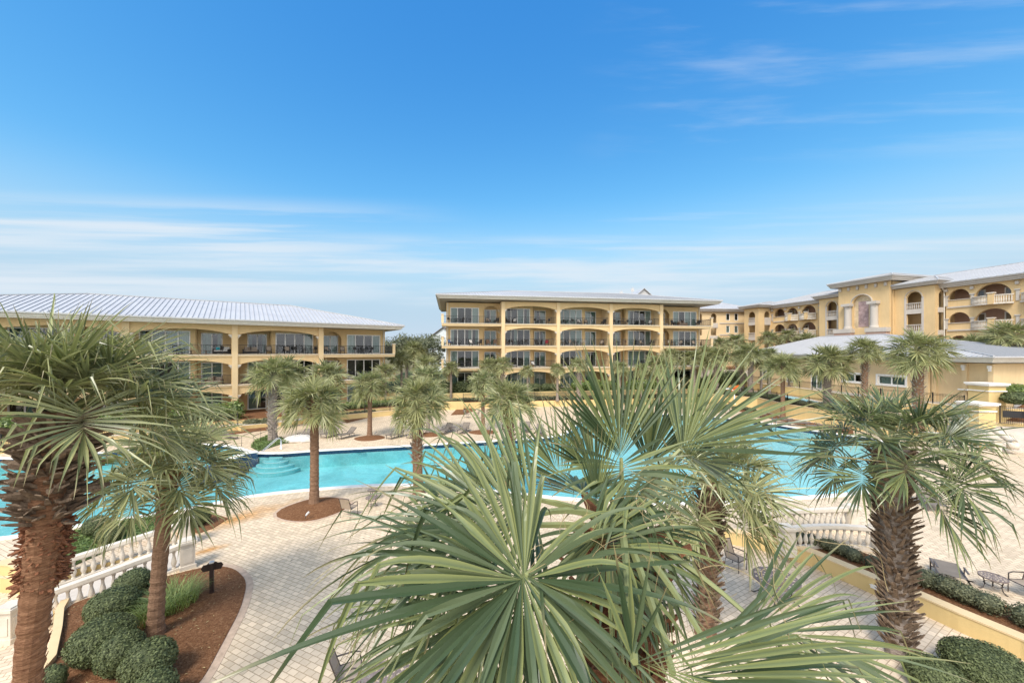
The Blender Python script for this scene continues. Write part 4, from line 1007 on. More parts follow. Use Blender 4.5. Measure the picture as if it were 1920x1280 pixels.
# right bank
lounger(1400, 781, -25, 'flat lounger farthest from the viewer along the yellow wall', 0, 8); stable(1433, 783, 'small low table between the two farthest wall side loungers', 0, .3, .42)
lounger(1448, 791, -22, 'flat lounger beside the white pool handrail and slim palm', 0, 8)
lounger(1478, 797, -22, 'flat lounger third along the yellow wall, right of the slim palm', 0, 8)
lounger(1512, 803, -22, 'flat lounger fourth along the yellow wall, partly under fronds', 0, 8)
lounger(1548, 808, -20, 'flat lounger nearest the viewer along the long yellow wall', 0, 8)
# near furniture
furn('sling_lounger', lambda: lounger_parts(22), 'flat sling lounger beside the small round table, right of thick booted palm', 'lounger', (*P(1768, 1070, .02), .02), R_(-128), LNG, 'l22')
furn('side_table', lambda: table_parts(.34, .46), 'small dark round table beside the flat sling lounger, above the hedge', 'table', (*P(1862, 1106, 0), 0), .3, None, 't3')
chair(1925, 1118, 180, 'dark framed chair cut by the right edge, beside the small round table')
lounger(1760, 962, 60, 'tan lounger glimpsed under the right palm fronds')
furn('dining_table', lambda: table_parts(.70, .72, legs=4), 'large round pierced metal table on the lower patio by the curved wall', 'table', (*P(1455, 1083, PZL+.72), PZL), .5, None, 'T')
chair(1380, 1065, -60, 'dark sling chair behind the palm trunk, left of the large round table', PZL)
chair(1222, 1180, 100, 'dark armchair under fronds, left of the nearer booted trunk on patio', PZL)
furn('dining_table', lambda: table_parts(.62, .72, legs=4), 'large round pierced metal table at the bottom, beside the tan sling chair', 'table', (*P(722, 1278, .72), 0), .2, None, 'T2')
chair(655, 1290, 20, 'tan sling chair seen from behind, beside the bottom round table')
furn('side_table', lambda: table_parts(.27, .5), 'small round pierced table below the foreground fan frond', 'table', (*P(977, 1222, .5), 0), .8, None, 't4')
chair(655, 966, 75, 'wire framed sling chair with its back to the viewer, by the near pool edge')
stable(700, 935, 'small dark round table nearest the pool edge, beside the wire framed chair'); stable(697, 950, 'second small dark round table in front of the wire framed chair')
chair(876, 783, -20, 'tan chair left of the dining group at the ramp wall'); chair(893, 784, 200, 'tan chair right of the dining group at the ramp wall')
# balcony furniture
def bx_chair(fr, cu):
    m = MB()
    for x in (-.25, .25):
        for y in (-.24, .24): m.box(x-.03, x+.03, y-.03, y+.03, 0, .38)
        m.box(x-.04, x+.04, -.28, .28, .56, .62); m.box(x-.03, x+.03, -.27, -.21, .38, .56)
    m.box(-.29, .29, -.28, .28, .36, .43); m.obox((0, .26, .43), (0, .38, .98), .56, .06); m.box(-.24, .24, -.26, .22, .43, .50, 1); m.obox((0, .22, .5), (0, .32, .90), .46, .05, 1)
    return mesh('armchair', m, [fr, cu])
def bx_dining(fr, cu):
    m = MB()
    for x in (-.2, .2):
        for y in (-.2, .2): m.box(x-.02, x+.02, y-.02, y+.02, 0, .44)
        m.obox((x, .2, .44), (x, .28, .95), .03, .03); m.obox((x, -.2, .64), (x, .24, .64), .04, .03); m.obox((x, -.2, .44), (x, -.2, .64), .03, .03)
    m.box(-.22, .22, -.22, .22, .44, .48); m.obox((0, .23, .55), (0, .28, .93), .38, .03, 1)
    return mesh('dining_chair', m, [fr, cu])
def bx_table(fr, r, h):
    m = MB(); m.lathe([(r, h-.04), (r, h)], 18); m.lathe([(.04, .03), (.04, h-.04)], 8)
    for k in range(4): m.obox((0, 0, .06), (r*.65*math.cos(k*1.57), r*.65*math.sin(k*1.57), .02), .05, .04)
    return mesh('round_table', m, fr)
def bx_sofa(fr, cu, c2):
    m = MB()
    for x in (-.72, .72): m.box(x-.07, x+.07, -.36, .36, .06, .6)
    m.box(-.65, .65, -.36, .36, .12, .36); m.obox((0, .33, .36), (0, .42, .88), 1.44, .10)
    for x in (-.33, .33): m.box(x-.31, x+.31, -.34, .26, .36, .48, 1); m.obox((x, .24, .48), (x, .33, .84), .60, .12, 1)
    m.obox((-.45, .12, .50), (-.5, .2, .80), .34, .1, 2)
    return mesh('sofa', m, [fr, cu, c2])
def bx_recliner(fr, cu):
    m = MB()
    for x in (-.27, .27): m.obox((x, -.8, .3), (x, .35, .3), .04, .04); m.obox((x, .35, .3), (x, .75, .85), .04, .04); m.obox((x, -.6, 0), (x, -.6, .3), .03, .03); m.obox((x, .3, 0), (x, .3, .3), .03, .03)
    m.box(-.27, .27, -.8, .35, .3, .36, 1); m.obox((0, .35, .33), (0, .75, .88), .54, .06, 1); return mesh('recliner', m, [fr, cu])
FM = {('armchair', 'dark'): bx_chair('wicker_dark', 'wicker_dark'), ('armchair', 'tan cushioned'): bx_chair('wicker_dark', 'cushion_tan'), ('armchair', 'white cushioned'): bx_chair('wicker_dark', 'cushion_white'),
      ('armchair', 'brown'): bx_chair('wicker_brown', 'wicker_brown'), ('armchair', 'blue cushioned'): bx_chair('wicker_dark', 'cushion_blue'), ('armchair', 'red cushioned'): bx_chair('wicker_dark', 'cushion_red'),
      ('dining chair', 'dark'): bx_dining('black_metal', 'wicker_dark'), ('dining chair', 'tan'): bx_dining('wicker_brown', 'cushion_tan'), ('dining chair', 'brown'): bx_dining('wicker_brown', 'wicker_brown'),
      ('table', 'dark'): bx_table('black_metal', .55, .72), ('table', 'low dark'): bx_table('wicker_dark', .28, .45), ('table', 'wooden'): bx_table('wood_brown', .5, .45),
      ('sofa', 'tan cushioned'): bx_sofa('wicker_dark', 'cushion_tan', 'cushion_tan'), ('sofa', 'turquoise cushioned'): bx_sofa('wicker_dark', 'cushion_white', 'cushion_teal'), ('sofa', 'striped brown'): bx_sofa('wicker_brown', 'cushion_tan', 'cushion_tan'),
      ('recliner', 'white'): bx_recliner('wicker_dark', 'cushion_white')}
NM = {'armchair': 'balcony_armchair', 'dining chair': 'balcony_dining_chair', 'table': 'balcony_table', 'sofa': 'balcony_sofa', 'recliner': 'balcony_recliner'}
def bal(base, dirv, nrm, gz, floor, bay, x0, items, where):
    for kind, colr, x, y, turn, ph in items:
        X = base[0]+dirv[0]*(x0+x) - nrm[0]*y; Y = base[1]+dirv[1]*(x0+x) - nrm[1]*y
        o = link(NM[kind], FM[(kind, colr)], None, (X, Y, gz+floor*FH+.002), ang(dirv)+R_(turn))
        tag(o, f'{colr} {kind} {ph}, {where}', 'chair' if 'chair' in kind else kind, 'furniture on the apartment balconies')
def diner(c='dark', x=1.6, y=1.0, k=''):
    return [('dining chair', c, x-.9, y, 90, 'left of table'), ('table', 'dark', x, y, 0, 'among dining chairs'), ('dining chair', c, x+.9, y, -90, 'right of table'), ('dining chair', c, x+.05, y-.75+1.5, 0, 'behind table')]
kb = lambda fl, b, items, w: bal(K0, C_, CN, 1.96, fl, b, b*BW, items, w)
F4 = 'top floor {} bay of four storey block'; F3 = 'third floor {} bay of four storey block'; F2 = 'second floor {} bay of four storey block'
kb(3, 0, diner() + [('armchair', 'tan cushioned', 6.6, 1.2, 25, 'by the arch'), ('armchair', 'dark', 7.9, 1.0, -30, 'right of the arch')], F4.format('leftmost'))
kb(3, 1, [('armchair', 'dark', .9, 1.0, 60, 'at left end'), ('armchair', 'white cushioned', 2.0, 1.2, -20, 'by the slider')] + diner('dark', 6.4), F4.format('second'))
kb(3, 2, diner('dark', 1.5) + [('armchair', 'white cushioned', 3.9, 1.2, 10, 'at middle'), ('armchair', 'tan cushioned', 5.0, 1.2, -10, 'right of middle'), ('armchair', 'dark', 7.9, 1.0, -60, 'at right end')], F4.format('middle'))
kb(3, 3, diner('dark', 2.2) + [('armchair', 'dark', 6.3, 1.2, 15, 'before the slider'), ('armchair', 'white cushioned', 7.4, 1.1, -40, 'at right end')], F4.format('fourth'))
kb(3, 4, [('recliner', 'white', .9, 1.1, 70, 'at left'), ('armchair', 'dark', 2.9, 1.1, 20, 'left of slider'), ('sofa', 'striped brown', 4.7, 1.4, 0, 'before the slider'), ('armchair', 'dark', 7.3, .9, -60, 'at outer corner')], F4.format('rightmost'))
kb(2, 0, [('armchair', 'blue cushioned', .8, 1.0, 50, 'at outer corner'), ('table', 'low dark', 2.1, 1.0, 0, 'between armchairs'), ('armchair', 'white cushioned', 3.9, 1.1, 10, 'before the slider'), ('armchair', 'dark', 5.2, 1.0, -50, 'right of slider'), ('armchair', 'brown', 6.6, 1.1, 10, 'left under the arch'), ('armchair', 'brown', 7.7, 1.1, -10, 'right under the arch')], F3.format('leftmost'))
kb(2, 1, [('dining chair', 'brown', .7, 1.0, 60, 'at left end')] + diner('dark', 2.7) + [('armchair', 'dark', 5.6, 1.1, 20, 'left of red chair'), ('armchair', 'red cushioned', 7.2, 1.1, -20, 'near right end')], F3.format('second'))
kb(2, 2, [('armchair', 'tan cushioned', 1.0, 1.0, 40, 'at left end')] + diner('tan', 3.4) + [('armchair', 'tan cushioned', 7.6, 1.0, -40, 'at right end')], F3.format('middle'))
kb(2, 3, diner('brown', 1.8) + [('armchair', 'tan cushioned', 5.9, 1.1, 15, 'before the slider'), ('armchair', 'dark', 7.6, 1.0, -50, 'at right end')], F3.format('fourth'))
kb(2, 4, diner('tan', 3.1) + [('armchair', 'tan cushioned', 6.6, 1.1, -20, 'right of slider')], F3.format('rightmost'))
kb(1, 0, diner('dark', 2.6), F2.format('leftmost'))
kb(1, 1, [('recliner', 'white', 1.6, 1.1, 60, 'before the slider'), ('armchair', 'white cushioned', 5.0, 1.1, 10, 'right of slider')], F2.format('second'))
kb(1, 3, diner('dark', 6.3), F2.format('fourth'))
lb = lambda fl, b, items, w: bal(LB(1.9), A_, N_, .76, fl, b, b*BW, items, w)
L3 = 'top floor {} bay of three storey block'; L2 = 'middle floor {} bay of three storey block'
lb(2, -1, [('armchair', 'blue cushioned', 3.8, 1.2, 40, 'left of drum table'), ('table', 'low dark', 4.9, 1.2, 0, 'beside blue armchair'), ('table', 'wooden', 6.2, 1.0, 0, 'before sofa'), ('sofa', 'turquoise cushioned', 7.6, 1.4, -20, 'at right end')], L3.format('palm screened'))
lb(2, 0, [('sofa', 'tan cushioned', 1.5, 1.3, 0, 'at left end'), ('armchair', 'tan cushioned', 3.3, 1.2, 0, 'left of side table'), ('table', 'low dark', 4.2, 1.1, 0, 'between armchairs'), ('armchair', 'tan cushioned', 5.2, 1.2, 0, 'right of side table')] + diner('dark', 7.2), L3.format('widest visible'))
lb(2, 1, [('armchair', 'tan cushioned', .9, 1.0, 20, 'at left end'), ('table', 'low dark', 1.8, .9, 0, 'between armchairs'), ('armchair', 'tan cushioned', 2.7, 1.0, -10, 'right of low table')] + diner('dark', 5.4), L3.format('rightmost'))
lb(1, -1, [('armchair', 'dark', 4.4, 1.2, 20, 'left of door'), ('sofa', 'striped brown', 6.9, 1.3, -10, 'at right end')], L2.format('palm screened'))
lb(1, 0, [('sofa', 'striped brown', 1.4, 1.2, 0, 'at left end')], L2.format('second'))
lb(1, 1, [('recliner', 'white', 3.9, 1.1, 60, 'left of the other'), ('recliner', 'white', 5.3, 1.1, 60, 'right of the other')], L2.format('rightmost'))

# --- small things by the pool
def handrail(px, py, dx, dy, label, z=0.0):
    t = thing('pool_handrail', label, 'handrail', (*P(px, py, z), z))
    for s in (-.18, .18):
        m = MB(); q = Vector((-dy, dx, 0))*s; m.tube([q+Vector((0, 0, 0)), q+Vector((0, 0, .75)), q+Vector((dx*.12, dy*.12, .88)), q+Vector((dx*.3, dy*.3, .85)), q+Vector((dx*1.8, dy*1.8, -.4))], .026, 8); part('rail', m, 'chrome', t, True)
handrail(527, 841, -.75, -.66, 'chrome double handrail over the curved steps at the left pool corner'); handrail(1452, 797, -.6, -.8, 'white double handrail at the far right side of the pool')
t = thing('spillway_weir', 'curved blue tiled weir with white rim between the two pool basins', 'pool weir', (*P(480, 850), 0)); m = MB(); c = MB(); pts = [(0, .2), (-.55, -.25), (-.75, -.9), (-.9, -1.7), (-1.2, -2.6), (-1.7, -3.6)]; zz = [.08, .08, .04, -.06, -.09, -.10]
m.strip(pts, .30, -1.3, zz); part('wall', m, 'tile_navy', t); c.strip([(x-.02, y) for x, y in pts[:4]], .55, zz[:4], [z+.07 for z in zz[:4]]); part('rim', c, 'coping', t)
t = thing('stair_railing', 'slim dark railing beside the planted corner of the pool', 'railing', (*P(475, 836), 0)); 
for s in (0, 1.1): m = MB(); m.tube([(s*-.9, 0, 0), (s*-.9, 0, .85), (s*-.9+.7, 1.4, 1.15), (s*-.9+.7, 1.4, .1)], .022, 6); part('rail', m, 'black_metal', t)
m = MB(); rng = np.random.default_rng(4); m.lathe([(.02, .55), (.5, .5), (.85, .3), (.95, .1), (.9, -.05)][::-1], 11)
m.v = [(x*1.5*(1+.1*rng.normal()), y*.8*(1+.1*rng.normal()), z*(1+.1*rng.normal())) for x, y, z in m.v]; tag(link('boulder', mesh('boulder', m, 'boulder'), None, (*P(562, 827), 0)), 'pale rounded boulder beside the planted corner across the pool', 'boulder')
t = thing('waste_bin', 'beige square waste bin with dark frame by the long yellow wall', 'bin', (*P(1358, 773), 0), R_(25)); m = MB(); m.box(-.42, .42, -.42, .42, .05, 1.05); part('body', m, 'concrete', t); m = MB(); m.box(-.5, .5, -.5, .5, 1.3, 1.38)
for x in (-.45, .45):
    for y in (-.45, .45): m.box(x-.03, x+.03, y-.03, y+.03, 0, 1.3)
part('lid', m, 'bronze_metal', t)
t = thing('water_slide', 'orange curved slide chute beyond the wading pool', 'slide', (*P(1378, 741, 1.4), 1.4)); m = MB(); n = 12
for k in range(n):
    a, b = k/n, (k+1)/n; pt = lambda u: Vector((-.9+1.9*u, .6*math.sin(2.2*u), .2+1.1*u**1.4))
    m.obox(pt(a), pt(b), .5, .06); 
    for s in (-.26, .26): m.obox(pt(a)+Vector((0, s, .1)), pt(b)+Vector((0, s, .1)), .05, .2)
part('chute', m, 'orange_plastic', t); l = MB(); l.box(.95, 1.03, .2, .28, 0, 1.3); l.box(.95, 1.03, .75, .83, 0, 1.3); part('support', l, 'white_paint', t)
t = thing('spray_arch', 'white arched water spray pipe beside the wading pool fence', 'spray pipe', (*P(1377, 757, 1.4), 1.4)); m = MB(); m.tube([(0, 0, 0), (0, 0, 1.3)] + [(-.75+.75*math.cos(a), 0, 1.3+.6*math.sin(a)) for a in [.3, .7, 1.1, 1.5, 1.9, 2.3]], .06, 8); part('pipe', m, 'white_paint', t, True); m = MB(); m.lathe([(.16, 0), (.16, .06), (.07, .08)], 12); part('base', m, 'white_paint', t)
t = thing('path_sign', 'dark brown shaped signboard on a post in the near mulch bed', 'sign', (*P(397, 1110, .03), .03), R_(28)); m = MB(); m.box(-.055, .055, -.055, .055, 0, .98); part('post', m, 'sign_brown', t); m = MB(); m.box(-.065, .065, -.065, .065, .98, 1.02); part('post_cap', m, 'paint_grey', t)
m = MB(); prof = [(-.30, .08), (-.24, .17), (-.15, .17), (-.10, .22), (.10, .22), (.15, .17), (.24, .17), (.30, .08), (.24, -.04), (-.24, -.04)]; b = MB()
i0 = len(b.v); b.v += [(x, .058, .74+z) for x, z in prof] + [(x, .085, .74+z) for x, z in prof]; n = len(prof); b.f += [tuple(range(n)), tuple(range(2*n-1, n-1, -1))]; b.mi += [0, 0]
for k in range(n): b.f.append((k, k+n, (k+1) % n+n, (k+1) % n)); b.mi.append(0)
part('board', b, 'sign_brown', t)
def spot(px, py, label, z=.1):
    t = thing('garden_spotlight', label, 'spotlight', (*P(px, py, z), z)); m = MB(); m.lathe([(.012, 0), (.012, .14)], 8); part('stake', m, 'bronze_metal', t); m = MB(); m.tube([(0, 0, .14), (.04, .05, .2), (.10, .13, .27)], [.03, .05, .055], 10); part('lamp_head', m, 'paint_grey', t, True)
spot(573, 972, 'little grey spotlight in the mulch ring of the smooth trunked palm'); spot(703, 815, 'tiny spotlight beside the isolated palm across the pool', .05)
for px, py, yy, lab in ((1628, 1099, 0, 'white step light set in the curved yellow wall'), ):
    x, y = P(px, py, -.1); m = MB(); m.box(-.18, .18, -.06, .03, -.05, .05); m.box(-.2, .2, -.07, -.055, .035, .06); tag(link('wall_light', mesh('wall_light', m, 'white_paint'), None, (12.72-.19, 13.25-.1, -.13), R_(-62)), lab, 'wall light')
# entrance at right: pillars, gate, curved stair rail
def pillar(px, Y, z0, h, w, label):
    t = thing('gate_pillar', label, 'pillar', (PX(px, Y), Y, z0)); m = MB(); m.box(-w/2, w/2, -w/2, w/2, 0, h); part('shaft', m, 'stucco_wall', t); c = MB(); c.box(-w/2-.12, w/2+.12, -w/2-.12, w/2+.12, h, h+.12); c.box(-w/2-.2, w/2+.2, -w/2-.2, w/2+.2, h+.12, h+.28); c.box(-w/2-.06, w/2+.06, -w/2-.06, w/2+.06, h-.5, h-.4); part('cap', c, 'coping', t)
pillar(1832, 34.5, .5, 2.6, 1.5, 'shorter yellow gate pillar with pale cap, right of the near palm'); pillar(1850, 36.2, .5, 4.2, 1.6, 'taller yellow pillar with pale cap behind the feathery palm')
fence([(PX(1875, 35), 35), (PX(1990, 32), 32)], 1.3, 1.7, 'black gate fence with a sign panel at the right edge', step=2.6)
m = MB(); x, y = PX(1898, 34.2), 34.2; m.box(-.62, .62, -.03, .0, 0, .48); m.box(-.68, .68, -.02, .01, -.06, .54); tag(link('gate_sign', mesh('gate_sign', m, 'black_metal'), None, (x, y-.1, 2.1), R_(-24)), 'dark blank panel fixed on the black gate at right', 'sign')
fence([(PX(1755, 35.2), 35.2), (PX(1822, 34.6), 34.6)], .6, 1.8, 'dark picket fence between the pillars behind the right palm', step=2.4)
wall([(PX(1640, 36.8), 36.8), (PX(1765, 34), 34), (PX(1870, 31), 31)], .35, -.05, .62, 'low yellow wall below the gate pillars, behind the right palm', cap=(.08, .1, 'coping'))
balustrade((PX(1780, 31), 31, 0), (PX(1868, 30), 30, 0), 'curved white stair balustrade at the right, below the gate pillars', (False, True), curve=.2)
t = thing('stone_stairs', 'wide pale stairs climbing to the gate at the right edge', 'stairs', (PX(1870, 30.5), 30.5, 0), R_(-15))
for i in range(7): m = MB(); m.box(0, 9, i*.42, (i+1)*.42+ (0 if i < 6 else 3.0), -.05, .16*(i+1)); part('step', m, 'concrete', t)
m = MB(); pts = [(0, 0, 1.15), (.12, -.3, .95), (.1, -.7, .72), (0, -1.1, .5), (-.1, -1.4, .42)]; m.tube(pts, [.22, .24, .26, .25, .2], 10); m.lathe([(.32, -.1), (.32, .3), (.24, .4)], 12, (-.1, -1.3, 0)); tag(link('stone_volute', mesh('stone_volute', m, 'cast_stone', True), None, (PX(1862, 31), 31, .5)), 'white scrolled stone stair end beside the gate pillar', 'stone scroll')
# ------------------------------------------------------------------ far and middle palms
CR = {}
def crown_of(kind):
    if kind not in CR:
        mats = {'f': 'frond_far', 'm': 'frond_mid'}; k, s = kind
        CR[kind] = crown_mesh(11+s*7+(50 if k == 'm' else 0), 26+2*(s % 3) + (6 if k == 'm' else 0), 18 if k == 'f' else 30, 4 if k == 'f' else 5, mats[k], droop=.55+.16*s, top=84-5*(s % 2), low=-36-5*s)
    return CR[kind]
TRK = {}
def palm(X, Y, z0, zc, r, label, kind=('f', 0), trunk='plain', tr=.17, lean=(0, 0), rot=None, name='cabbage_palm', group='cabbage palms round the pool'):
    t = thing(name, label, 'palm tree', (X, Y, z0), 0, group); H = zc-z0
    if trunk == 'boots': me = trunk_mesh(H+.1, tr*1.15, tr*1.25, lean, int(X*7+Y) % 99, 'trunk_brown', (.28, 1.0), int(34*H*(1-.28)*.9), .30, 'boot_pale')
    elif trunk == 'white': me = trunk_mesh(H+.1, tr*1.5, tr*1.4, lean, int(X*7+Y) % 99, 'trunk_grey', (.12, 1.0), int(26*H), .32, 'boot_pale')
    elif trunk == 'collar': me = trunk_mesh(H+.1, tr, tr*.95, lean, int(X*7+Y) % 99, 'trunk_brown', (.86, 1.0), 26, .3, 'boot')
    else: me = trunk_mesh(H+.1, tr, tr*.9, lean, int(X*7+Y) % 99, 'trunk_grey', (.80, 1.0), 20, .28, 'boot')
    link('trunk', me, t); c = link('crown', crown_of(kind), t, (lean[0], lean[1], H), rnd.uniform(0, 6.28) if rot is None else rot); s = r/1.75; c.scale = (s, s, s*.98); return t
def palm_px(bx, by, cy, rpx, label, z0=0.0, Y=None, cx=None, **k):
    if Y is None: X, Y = P(bx, by, z0)
    else: X = PX(bx, Y)
    lean = ((PX(cx, Y)-X) if cx is not None else 0, 0); return palm(X, Y, z0, PZ(cy, Y), rpx*Y/F, label, lean=lean, **k)
pp = palm_px
pp(589, 947, 752, 62, 'lone palm with tall smooth brown trunk on the near pool edge', kind=('m', 1), trunk='collar', tr=.21)
pp(785, 0, 750, 60, 'palm with rough booted trunk in front of the pool, left one of two', Y=21.5, kind=('m', 2), trunk='boots', tr=.22)
pp(955, 0, 752, 56, 'palm with rough booted trunk in front of the pool, right one of two', Y=23, kind=('m', 0), trunk='boots', tr=.21)
pp(512, 826, 702, 46, 'tall palm with pale lattice trunk in the planted pool corner', kind=('m', 1), trunk='white', tr=.23)
pp(536, 0, 698, 42, 'palm with pale lattice trunk just behind the planted corner palm', Y=40, z0=.4, kind=('f', 2), trunk='white', tr=.22)
pp(613, 0, 702, 38, 'palm before the three storey block, showing above the smooth trunked palm', Y=41, z0=.4, kind=('f', 0), trunk='white')
pp(693, 819, 722, 38, 'isolated slim palm in a mulch island on the sand deck', kind=('m', 2), trunk='collar', tr=.20)
pp(802, 813, 712, 40, 'palm on the sand deck peeking out above the left booted palm', kind=('f', 1), trunk='plain', tr=.17)
pp(906, 807, 716, 32, 'slim palm in a mulch island behind the right booted palm', kind=('f', 2), trunk='collar', tr=.18)
pp(797, 0, 684, 27, 'bushy palm on the slope between the two yellow blocks', Y=52, z0=1.2, kind=('f', 0))
pp(845, 757, 690, 19, 'short slender palm left of the ramp wall at the four storey block', Y=54.5, z0=.3, kind=('f', 1), tr=.17)
pp(752, 0, 672, 24, 'dark palm on the path slope beside the three storey block', Y=60, z0=1.5, kind=('f', 2))
pp(722, 0, 697, 24, 'small palm against the right end of the three storey block', Y=51, z0=.8, kind=('f', 0), tr=.14)
pp(776, 0, 655, 24, 'palm beneath the dark oaks in the gap between blocks', Y=68, z0=2, kind=('f', 1))
pp(942, 0, 684, 23, 'palm with pale trunk before the second bay of the four storey block', Y=52.8, z0=.9, kind=('f', 0), trunk='white', tr=.19)
pp(988, 0, 695, 16, 'little red trunked palm before the blue lit ground floor window', Y=54, z0=.9, kind=('f', 1), tr=.15)
pp(916, 0, 686, 22, 'palm crowded behind the slim mulch island palm, left of pale trunk', Y=53.3, z0=.9, kind=('f', 2))
pp(1085, 0, 684, 20, 'palm before the middle bay of the four storey block, behind foreground blades', Y=54.5, z0=.9, kind=('f', 0), trunk='white')
pp(1162, 0, 690, 20, 'palm before the fourth bay of the four storey block', Y=55, z0=.9, kind=('f', 1))
pp(1237, 752, 684, 29, 'palm with pale rough trunk before the right end of the block', Y=54, z0=.2, kind=('f', 2), trunk='white', tr=.2)
pp(1258, 0, 668, 22, 'palm just behind the pale rough trunk at the block end', Y=58.6, z0=1, kind=('f', 0), trunk='white')
pp(1299, 0, 672, 25, 'palm in front of the rightmost balconies of the four storey block', Y=59, z0=1, kind=('f', 1), trunk='white')
pp(1343, 0, 668, 26, 'palm right of the four storey block, left of the road lamp', Y=58, z0=1.4, kind=('f', 2), trunk='white', tr=.19)
pp(1350, 0, 644, 18, 'dark distant palm before the plain yellow wing, left one', Y=74, z0=3, kind=('f', 0)); pp(1380, 0, 641, 23, 'dark distant palm before the plain yellow wing, right one', Y=76, z0=3, kind=('f', 1))
pp(1391, 0, 668, 24, 'palm behind the orange slide with pale lattice trunk', Y=60, z0=1.8, kind=('f', 0), trunk='white', tr=.2)
pp(1407, 0, 664, 30, 'palm in the hedge beside the wading pool fence, left one', z0=1.4, Y=56, kind=('f', 2), trunk='white', tr=.2)
pp(1443, 0, 665, 20, 'palm growing close to the left corner of the clubhouse', Y=56, z0=1.6, kind=('f', 1))
pp(1468, 784, 686, 34, 'slim palm rising from the lounger deck in front of the yellow wall', kind=('m', 1), trunk='collar', tr=.22)
pp(1552, 0, 678, 44, 'palm with pale lattice trunk in the hedge before the clubhouse door', z0=1.4, Y=43.8, kind=('m', 2), trunk='white', tr=.24)
pp(1622, 0, 657, 33, 'palm before the clubhouse between its two strip windows', Y=42, z0=1.5, kind=('m', 0), trunk='boots', tr=.22)
pp(1722, 0, 657, 54, 'stout palm before the clubhouse corner, right of the strip windows', Y=33.5, z0=1, kind=('m', 1), trunk='boots', tr=.30)
for i, (px, cy, Y, r) in enumerate(((1440, 634, 80, 20), (1478, 630, 78, 19), (1512, 637, 76, 20))):
    pp(px, 0, cy, r, ['left', 'middle', 'right'][i] + ' dark palm of three showing over the clubhouse roof end', Y=Y, z0=4.2, kind=('f', i))
pp(1790, 0, 652, 26, 'palm behind the low clubhouse roof, left of the roof corner', Y=50, z0=4.2, kind=('f', 0)); pp(1826, 0, 648, 30, 'palm behind the low clubhouse roof corner, before the arches', Y=49, z0=4.2, kind=('f', 2))
pp(1893, 0, 632, 42, 'tall palm with pale rough trunk at the right edge before the arches', Y=43, z0=3.9, kind=('m', 0), trunk='white', tr=.24)
pp(1480, 0, 690, 15, 'small palm in the shade left of the clubhouse window', Y=57, z0=2.5, kind=('f', 1), tr=.14)
pp(1322, 0, 662, 22, 'palm squeezed between the block end and the plain yellow wing', Y=63, z0=1.6, kind=('f', 0), trunk='white')
pp(1427, 0, 673, 22, 'palm between the slide and the clubhouse corner, fence in front', Y=57, z0=1.6, kind=('f', 2))
pp(1204, 0, 694, 18, 'palm between the fourth and fifth bays of the four storey block', Y=55.5, z0=.9, kind=('f', 2))
pp(1045, 0, 692, 17, 'palm between the second and middle bays of the four storey block', Y=55, z0=.9, kind=('f', 1))
# feathery blue palm
def pindo(x, y, z, label):
    t = thing('pindo_palm', label, 'palm tree', (x, y, z)); rng = np.random.default_rng(9); m = MB(); m.lathe([(.3, 0), (.28, .8), (.34, 1.3)], 12); part('trunk', m, 'bark_grey', t); c = MB(); c.c = []
    for i in range(34):
        u = (i+.5)/34; az = i*GOLD; el = R_(82-95*u); o = np.array([math.cos(az), math.sin(az), 0]); d = o*math.cos(el)+np.array([0, 0, math.sin(el)]); p = np.array([0, 0, 1.25]); s = np.array([-o[1], o[0], 0]); V = []; Fc = []; C = []
        for k in range(30):
            tt = k/29; L = .5*math.sin(math.pi*min(1, .12+.86*tt))**.7; nn = np.cross(d, s)
            for sg in (-1, 1):
                q = unit(d*.75 + s*sg*.75 + nn*.35); e = p+q*L; e2 = e - np.array([0, 0, .12*L]); b = len(V); w = np.cross(q, nn)*.016; V += [p-w, p+w, (p+e)/2+w*.8+nn*.03, e2, (p+e)/2-w*.8+nn*.03]; Fc += [(b, b+1, b+2, b+4), (b+4, b+2, b+3, b+3)]; C += [(rng.random(), .2, 0)]*5
            p = p + d*.075; d = unit(d - np.array([0, 0, 1])*.062)
        Fc = [f if len(set(f)) == 4 else f[:3] for f in Fc]; c.arr(V, Fc, C)
    part('crown', c, 'frond_blue', t)
pindo(PX(1798, 28), 28, 1.2, 'blue green feathery pindo palm in front of the taller gate pillar')
# oaks between the blocks
def oak(X, Y, z0, h, r, label, seed, mat='oak_leaf', num=5200, name='oak_tree', cat='tree'):
    t = thing(name, label, cat, (X, Y, z0), 0, 'broad trees beyond the blocks'); rng = np.random.default_rng(seed); L = []
    for i in range(13):
        a = rng.uniform(0, 6.28); q = r*math.sqrt(rng.random())*.75; zz = h*(.55+.35*rng.random()*(1-q/r*.6)); s = r*rng.uniform(.28, .48); L.append(((q*math.cos(a), q*math.sin(a), zz), (s, s, s*.75)))
    c = MB(); leaf_cloud(c, L, num, .20, rng, .8); part('crown', c, mat, t); m = MB(); m.tube([(0, 0, -.5), (.1, 0, h*.25), (0, .1, h*.45)], [.4, .3, .25], 8)
    for (cx, cy, cz), _ in L[:7]: m.tube([(0, .1, h*.42), (cx*.5, cy*.5, (h*.42+cz)/2+.3), (cx, cy, cz)], [.18, .12, .05], 6)
    part('trunk', m, 'bark_grey', t)
oak(PX(762, 84), 84, 2, 10.5, 5.6, 'dark rounded oak left in the gap between the two yellow blocks', 1); oak(PX(800, 92), 92, 2, 11, 6.0, 'taller dark oak right in the gap beside the four storey block', 2); oak(PX(790, 74), 74, 2, 7.5, 4.0, 'lower leafy tree in front of the oaks in the gap', 5, num=3600)
oak(PX(735, 96), 96, 2, 9.5, 5, 'dark oak partly behind the right end of the three storey block', 6)
